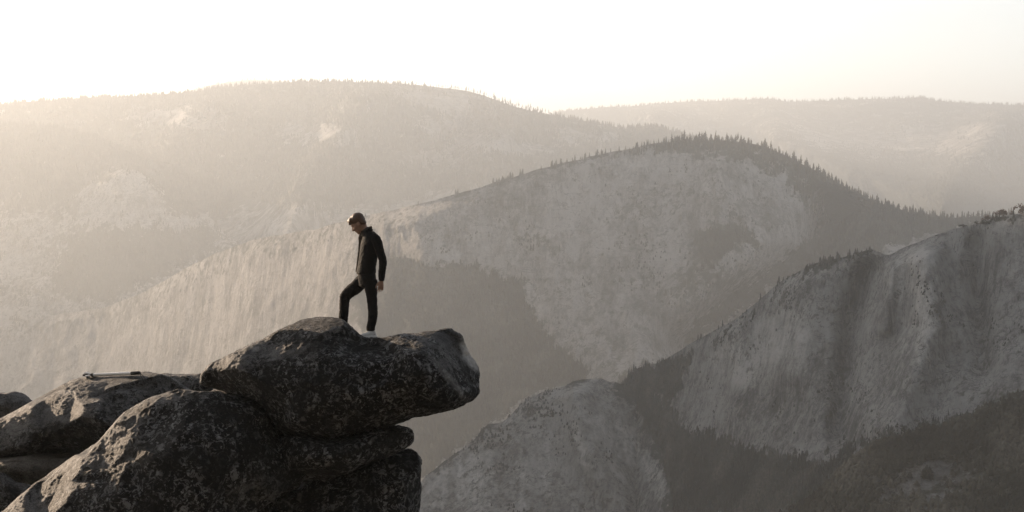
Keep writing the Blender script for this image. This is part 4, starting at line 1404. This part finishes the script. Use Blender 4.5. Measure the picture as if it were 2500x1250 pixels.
def hand(bm, wrist, palm_dir, across, back, curl=0.35, sgn=1):
    """Palm, four unequal bent fingers and a thumb leaving the side of the palm."""
    d, a, n = palm_dir.normalized(), across.normalized(), back.normalized()
    loft(bm, [(wrist - d * 0.03, a * 0.027, n * 0.021), (wrist, a * 0.028, n * 0.020), (wrist + d * 0.035, a * 0.036, n * 0.018), (wrist + d * 0.075, a * 0.042, n * 0.016), (wrist + d * 0.098, a * 0.040, n * 0.013)], 16)
    for k, (off, ln) in enumerate(((0.031, 0.072), (0.010, 0.082), (-0.012, 0.076), (-0.033, 0.058))):
        p0 = wrist + d * 0.088 + a * off
        sp = d + a * off * 3.2
        sp.normalize()
        c1 = curl * (0.6 + 0.22 * k)
        p1 = p0 + (sp * math.cos(c1 * .5) - n * math.sin(c1 * .5)) * ln * 0.45
        p2 = p1 + (sp * math.cos(c1) - n * math.sin(c1)) * ln * 0.32
        p3 = p2 + (sp * math.cos(c1 * 1.5) - n * math.sin(c1 * 1.5)) * ln * 0.26
        limb(bm, [(p0, .0100), (p1, .0092), (p2, .0082), (p3, .0068)], 10, 2)
    t0 = wrist + d * 0.022 + a * 0.028 * sgn
    t1 = t0 + d * 0.035 + a * 0.022 * sgn - n * 0.010
    t2 = t1 + d * 0.030 + a * 0.008 * sgn - n * 0.012
    t3 = t2 + d * 0.024 - n * 0.008
    limb(bm, [(t0, .014), (t1, .012), (t2, .0105), (t3, .008)], 10, 2)


# the body: one continuous surface under the clothes
bm = bmesh.new()
ball(bm, hd(-0.012, 0.022), hax(0.100, 0.098, 0.079))
ball(bm, hd(0.040, -0.030), hax(0.066, 0.085, 0.068))
ball(bm, hd(0.045, -0.085), hax(0.056, 0.062, 0.056))
ball(bm, hd(0.082, -0.128), hax(0.022, 0.022, 0.028))
ball(bm, hd(0.090, 0.012), hax(0.022, 0.020, 0.054))
limb(bm, [(hd(0.098, -0.005), .010), (hd(0.112, -0.030), .012), (hd(0.126, -0.050), .0135), (hd(0.104, -0.060), .012)], 12, 3)
ball(bm, hd(0.112, -0.055, 0.013), hax(.011, .009, .009))
ball(bm, hd(0.112, -0.055, -0.013), hax(.011, .009, .009))
ball(bm, hd(0.098, -0.081), hax(.014, .0075, .024))
ball(bm, hd(0.096, -0.096), hax(.014, .0085, .021))
for s_ in (1, -1):
    ball(bm, hd(-0.008, -0.035, 0.078 * s_), hax(0.024, 0.032, 0.010))
    ball(bm, hd(-0.018, -0.030, 0.086 * s_), hax(0.012, 0.026, 0.010))
    ball(bm, hd(0.070, -0.050, 0.040 * s_), hax(0.030, 0.024, 0.022))
nb_ = PP(901, 572, 0.0)
limb(bm, [(hd(-0.030, -0.070), .060), (PP(888, 559), .059), (PP(896, 566), .064), (nb_, .075)], 20)
loft(bm, [(PP(901, 572), LF_ * .09, FW * .07), (PP(903, 584), LF_ * .17, FW * .09), (PP(902, 602), LF_ * .17, FW * .105), (PP(899, 630), LF_ * .155, FW * .10), (PP(896, 655), LF_ * .15, FW * .10), (PP(896, 680), LF_ * .155, FW * .105), (PP(895, 698), LF_ * .12, FW * .09)], 24)
limb(bm, [(shL, .055), (shL.lerp(elL, .5), .046), (elL, .040), (elL.lerp(wrL, .45), .038), (wrL, .027)], 14)
limb(bm, [(shR, .055), (shR.lerp(elR, .5), .046), (elR, .040), (elR.lerp(wrR, .45), .038), (wrR, .027)], 14)
limb(bm, [(hipL, .082), (hipL.lerp(knL, .5), .066), (knL, .048), (knL.lerp(anL, .35), .044), (anL + UP * .05, .036), (anL - UP * .02, .036)], 16)
limb(bm, [(hipR, .082), (hipR.lerp(knR, .5), .066), (knR, .048), (knR.lerp(anR, .35), .044), (anR + UP * .05, .036), (anR - UP * .02, .036)], 16)
FOOTL = Vector((-0.62, -0.78, 0)).normalized()
FOOTR = Vector((-0.96, -0.25, -0.10)).normalized()


def foot_chain(an, fd, z0):
    b = Vector((an.x, an.y, z0))
    return [(b - fd * 0.06 + UP * .042, .036), (b + fd * 0.03 + UP * .045, .038), (b + fd * 0.11 + UP * .036, .034), (b + fd * 0.17 + UP * .026, .022)]


limb(bm, foot_chain(anL, FOOTL, gl), 14)
limb(bm, foot_chain(anR, FOOTR, gr), 14)
hand(bm, wrL + Vector((0, 0, -.005)), Vector((-0.10, -0.05, -1)), Vector((-0.93, -0.25, 0.05)), Vector((0.3, -0.95, 0.05)), 0.35, 1)
hand(bm, wrR, Vector((-0.02, -0.02, -1)), Vector((-0.94, -0.3, 0)), Vector((-0.3, 0.95, 0)), 0.4, 1)
body = fuse('body', bm, 0.0052, M_skin, person, 3)

for s_ in (1, -1):
    e = bmesh.new()
    ball(e, hd(0.086, -0.016, 0.031 * s_), hax(.010, .006, .012), 12)
    me = bpy.data.meshes.new('eye')
    e.to_mesh(me)
    e.free()
    link('eye', me, M_eye, body)

# hair: short back and sides, a tousled fringe falling forward
bm = bmesh.new()
ball(bm, hd(-0.020, 0.040), hax(0.103, 0.092, 0.086), 28)
ball(bm, hd(-0.050, 0.005), hax(0.066, 0.080, 0.080), 24)
ball(bm, hd(-0.066, -0.038), hax(0.040, 0.052, 0.058), 20)
ball(bm, hd(0.055, 0.078), hax(0.062, 0.042, 0.070), 24)
hr_ = np.random.default_rng(5)
for i in range(60):
    a = hr_.uniform(-1.0, 1.0)
    f0 = hr_.uniform(-0.05, 0.085)
    p0 = hd(f0, 0.125 - 0.6 * abs(f0 - 0.0) * (f0 < 0) - 0.30 * max(f0, 0) - 0.05 * a * a, a * 0.066)
    dr = (Fh * hr_.uniform(0.5, 1.0) + Uh * hr_.uniform(-0.35, 0.35) + LF_ * hr_.uniform(-0.4, 0.4)).normalized()
    ln = hr_.uniform(0.025, 0.05)
    limb(bm, [(p0 - dr * .02, .011), (p0 + dr * ln * .4, .009), (p0 + dr * ln - Uh * .008, .003)], 8, 2)
for i in range(26):
    a = hr_.uniform(-1.0, 1.0)
    p0 = hd(0.085, 0.055 + 0.02 * hr_.random(), a * 0.06)
    dr = (Fh * 0.6 - Uh * hr_.uniform(0.3, 0.9) + LF_ * hr_.uniform(-0.3, 0.3)).normalized()
    limb(bm, [(p0 - dr * .02, .012), (p0 + dr * .015, .009), (p0 + dr * hr_.uniform(.028, .045), .003)], 8, 2)
hair = fuse('hair', bm, 0.0042, M_hair, person, 1, 0.0035, 60, (1, 1, 0.5))

# jacket
bm = bmesh.new()
loft(bm, [(PP(899, 566), LF_ * .085, FW * .080), (PP(902.5, 571), LF_ * .140, FW * .095), (PP(904.5, 579), LF_ * .190, FW * .112), (PP(903, 600), LF_ * .195, FW * .128), (PP(900, 622), LF_ * .186, FW * .128),
          (PP(897, 642), LF_ * .178, FW * .124), (PP(895, 656), LF_ * .176, FW * .128), (PP(894, 667), LF_ * .172, FW * .134)], 32)
limb(bm, [(shL + Vector((-.085, .09, .060)), .030), (shL + Vector((-.045, .045, .028)), .054), (shL + Vector((-.006, 0, -.012)), .067), (shL.lerp(elL, .35), .064), (shL.lerp(elL, .7), .056), (elL, .053), (elL.lerp(wrL, .5), .048), (wrL.lerp(elL, .06), .039)], 18)
limb(bm, [(shR, .068), (shR.lerp(elR, .5), .060), (elR, .053), (elR.lerp(wrR, .5), .048), (wrR.lerp(elR, .06), .039)], 18)
jacket = fuse('jacket', bm, 0.006, M_jacket, person, 4, 0.0075, 13.0, (1, 1, 1.5))
# stand-up collar, open at the throat
cv, cf = [], []
NC = 40
for lv, (h, g) in enumerate(((-0.03, 1.03), (0.0, 1.0), (0.020, 0.98), (0.034, 1.01), (0.032, 1.08), (0.008, 1.10))):
    for q in range(NC):
        t = R(28) + (2 * math.pi - R(56)) * q / (NC - 1)
        c0 = PP(896.5, 563)
        nn = (UP * 0.90 + FW * 0.42).normalized()
        fa = (FW - nn * FW.dot(nn)).normalized()
        hh = h * (1.0 - 0.35 * (math.cos(t) + 1) / 2)
        cv.append(c0 + (fa * math.cos(t) * .078 + LF_ * math.sin(t) * .080) * g + nn * hh)
for lv in range(5):
    for q in range(NC - 1):
        cf.append((lv * NC + q, lv * NC + q + 1, lv * NC + NC + q + 1, lv * NC + NC + q))
cme = bpy.data.meshes.new('collar')
cme.from_pydata([tuple(v) for v in cv], [], cf)
cme.polygons.foreach_set('use_smooth', np.ones(len(cme.polygons), bool))
cme.update()
link('collar', cme, M_jacket, jacket)
# the shirt showing at the throat and down the open front
bm = bmesh.new()
limb(bm, [(PP(890, 560), .066), (PP(893, 565), .071), (PP(896, 572), .078)], 24)
SO = LF_ * -0.095
loft(bm, [(PP(897, 569) + SO, LF_ * .05, FW * .095), (PP(900, 580) + SO, LF_ * .050, FW * .128), (PP(902.2, 600) + SO, LF_ * .045, FW * .142), (PP(899.5, 624) + SO, LF_ * .042, FW * .140), (PP(896.5, 648) + SO, LF_ * .040, FW * .137), (PP(894.5, 664) + SO, LF_ * .038, FW * .141)], 20)
fuse('shirt', bm, 0.006, M_shirt, person, 3, 0.005, 22.0, (1, 1, 1.6))
# cuffs and hem band of the jacket
for (w_, e_) in ((wrL, elL), (wrR, elR)):
    bm = bmesh.new()
    d = (w_ - e_).normalized()
    limb(bm, [(w_ - d * .035, .0415), (w_ - d * .015, .042), (w_ + d * .004, .040)], 18, 3)
    fuse('cuff', bm, 0.005, M_jacket, jacket, 1, 0.002, 40)

# jeans
bm = bmesh.new()
loft(bm, [(PP(894.5, 660), LF_ * .158, FW * .116), (PP(895.5, 672), LF_ * .165, FW * .120), (PP(896.5, 685), LF_ * .168, FW * .122), (PP(896, 697), LF_ * .150, FW * .112)], 28)
limb(bm, [(hipL, .094), (PP(905.5, 703, -.085), .088), (PP(907.5, 722, -.075), .075), (PP(909, 742, -.06), .067), (PP(910.5, 762, -.055), .066), (PP(909, 784, DL - .01), .061), (anL + UP * .055, .058), (anL + UP * .008, .057)], 20)
kh = knR
limb(bm, [(hipR, .096), (PP(870, 700, .12), .096), (PP(857, 710, .14), .088), (PP(844, 722, .155), .076), (PP(841.5, 731, .16), .070), (kh.lerp(anR, .32), .066), (kh.lerp(anR, .62), .064), (anR + UP * .06, .058), (anR + UP * .008, .057)], 20)
jeans = fuse('jeans', bm, 0.006, M_jeans, person, 3, 0.0075, 15.0, (1, 1, 1.9))

# shoes: upper, sole, laces
for (an, fd, g0) in ((anL, FOOTL, gl), (anR, FOOTR, gr)):
    side = fd.cross(UP).normalized()
    up2 = side.cross(fd).normalized()
    b0 = Vector((an.x, an.y, g0))
    bm = bmesh.new()
    loft(bm, [(b0 - fd * .085 + up2 * .050, side * .026, up2 * .028), (b0 - fd * .060 + up2 * .056, side * .040, up2 * .040), (b0 + fd * .0 + up2 * .056, side * .044, up2 * .044), (b0 + fd * .06 + up2 * .050, side * .046, up2 * .036),
              (b0 + fd * .12 + up2 * .040, side * .048, up2 * .028), (b0 + fd * .165 + up2 * .034, side * .042, up2 * .020), (b0 + fd * .185 + up2 * .030, side * .026, up2 * .012)], 18)
    limb(bm, [(b0 - fd * .015 + up2 * .06, .046), (b0 - fd * .022 + up2 * .10, .046)], 16, 3)
    sh = fuse('shoe', bm, 0.005, M_shoe, person, 2)
    bm = bmesh.new()
    prof = [(-.100, .020), (-.085, .036), (-.04, .043), (.02, .043), (.08, .049), (.13, .050), (.17, .042), (.195, .024), (.203, .006)]
    tops, bots = [], []
    ol = [b0 + fd * f + side * w for f, w in prof] + [b0 + fd * f - side * w for f, w in reversed(prof)]
    tv = [bm.verts.new(p + up2 * .026) for p in ol]
    bv = [bm.verts.new(p - up2 * .004) for p in ol]
    bm.faces.new(tv)
    bm.faces.new(bv[::-1])
    for q in range(len(ol)):
        bm.faces.new((tv[q], bv[q], bv[(q + 1) % len(ol)], tv[(q + 1) % len(ol)]))
    bmesh.ops.recalc_face_normals(bm, faces=bm.faces[:])
    bmesh.ops.bevel(bm, geom=bm.edges[:], offset=0.004, segments=2, affect='EDGES')
    me = bpy.data.meshes.new('sole')
    bm.to_mesh(me)
    bm.free()
    link('sole', me, M_sole, sh)
    bm = bmesh.new()
    for q in range(4):
        f = .035 + .022 * q
        z = .090 - .011 * q
        limb(bm, [(b0 + fd * f + up2 * (z - .012) - side * .032, .004), (b0 + fd * (f + .004) + up2 * z, .004), (b0 + fd * f + up2 * (z - .012) + side * .032, .004)], 6, 3)
    me = bpy.data.meshes.new('laces')
    bm.to_mesh(me)
    bm.free()
    link('laces', me, M_sole, sh)
